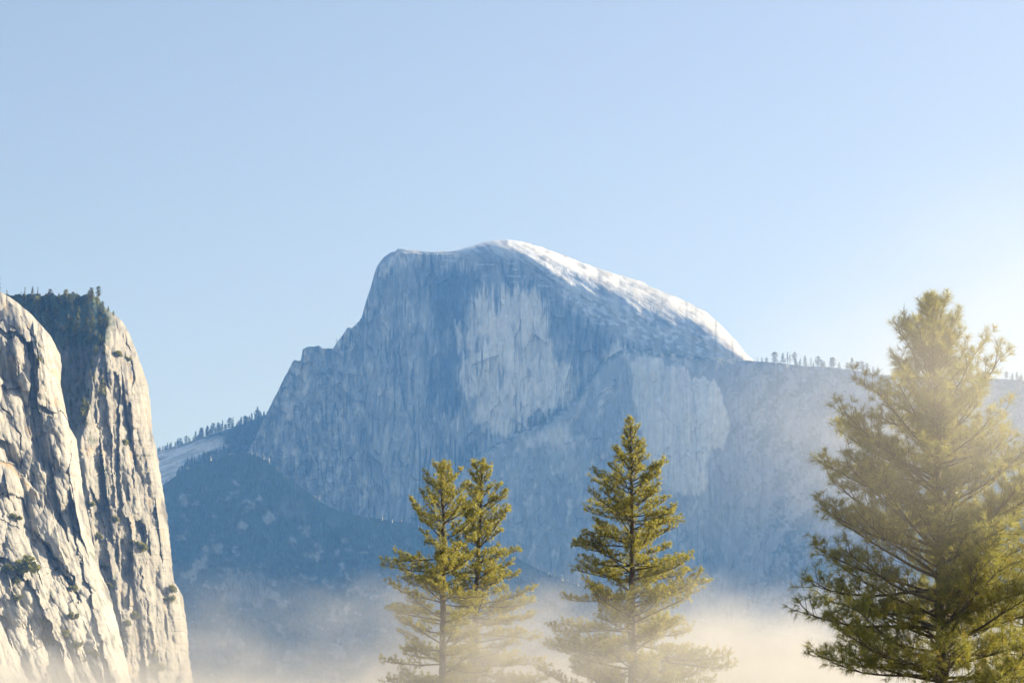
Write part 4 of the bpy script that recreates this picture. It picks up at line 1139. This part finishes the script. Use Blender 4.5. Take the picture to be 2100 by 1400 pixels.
def bank(n):
    t = n.add('ShaderNodeTexCoord'); sx = n.add('ShaderNodeSeparateXYZ'); n.nt.links.new(t.outputs['Object'], sx.inputs[0])
    big = n.noise(n.coord((1, 0.6, 0.5)), 0.045, 2, 0.5)
    fine = n.noise(n.coord((0.8, 0.8, 1.1)), 0.17, 4, 0.6)
    # ragged top of the layer
    top = n.math('ADD', n.math('MULTIPLY', n.math('SUBTRACT', big, 0.5), 8.0), n.math('ADD', n.math('MULTIPLY', n.math('SUBTRACT', fine, 0.5), 12.0), 16.9))
    top = n.math('ADD', top, n.math('MULTIPLY', n.ramp(sx.outputs[0], -11, -6), 1.0))
    dz = n.math('SUBTRACT', top, sx.outputs[2])
    body = n.ramp(dz, 0.0, 3.5)
    fy = n.math('MULTIPLY', n.ramp(sx.outputs[1], 138, 160), n.ramp(sx.outputs[1], 330, 240))
    return n.math('MULTIPLY', n.math('MULTIPLY', body, fy), n.math('MULTIPLY', n.ramp(fine, 0.28, 0.64), 0.062))
mist('mist', 'low bank of sunlit mist around the feet of the pines', (-70, 137, -2), (70, 335, 27), bank, 1.0)

def wisp(c, radii, dens, nscale):
    rx, ry, rz = radii
    def build(n):
        t = n.add('ShaderNodeTexCoord'); mp = n.add('ShaderNodeMapping'); mp.vector_type = 'POINT'
        n.nt.links.new(t.outputs['Object'], mp.inputs[0])
        mp.inputs['Scale'].default_value = (1 / rx, 1 / ry, 1 / rz)
        mp.inputs['Location'].default_value = tuple(-q / r for q, r in zip(c, radii))
        ln = n.add('ShaderNodeVectorMath', operation='LENGTH'); n.nt.links.new(mp.outputs[0], ln.inputs[0])
        d2 = n.math('MULTIPLY', ln.outputs['Value'], ln.outputs['Value'])
        g = n.math('SUBTRACT', n.math('EXPONENT', n.math('MULTIPLY', d2, -1.0)), 0.03)
        nz = n.noise(n.coord((1, 0.6, 1)), nscale, 3, 0.5)
        return n.math('MULTIPLY', n.math('MAXIMUM', g, 0.0), n.math('MULTIPLY', n.ramp(nz, 0.3, 0.7), dens))
    return build
def wisp_at(label, c, radii, dens, nscale):
    lo = tuple(q - 1.95 * r for q, r in zip(c, radii)); hi = tuple(q + 1.95 * r for q, r in zip(c, radii))
    mist('mist', label, lo, hi, wisp(c, radii, dens, nscale), 1.0)
wisp_at('golden wisp of mist drifting before the top of the right-hand pine', P(2045, 780, 62), (3.6, 7.0, 2.9), 0.070, 0.32)
wisp_at('thin pale veil of mist hanging before the right-hand ridge', P(1760, 900, 340), (17.0, 30.0, 10.0), 0.011, 0.08)
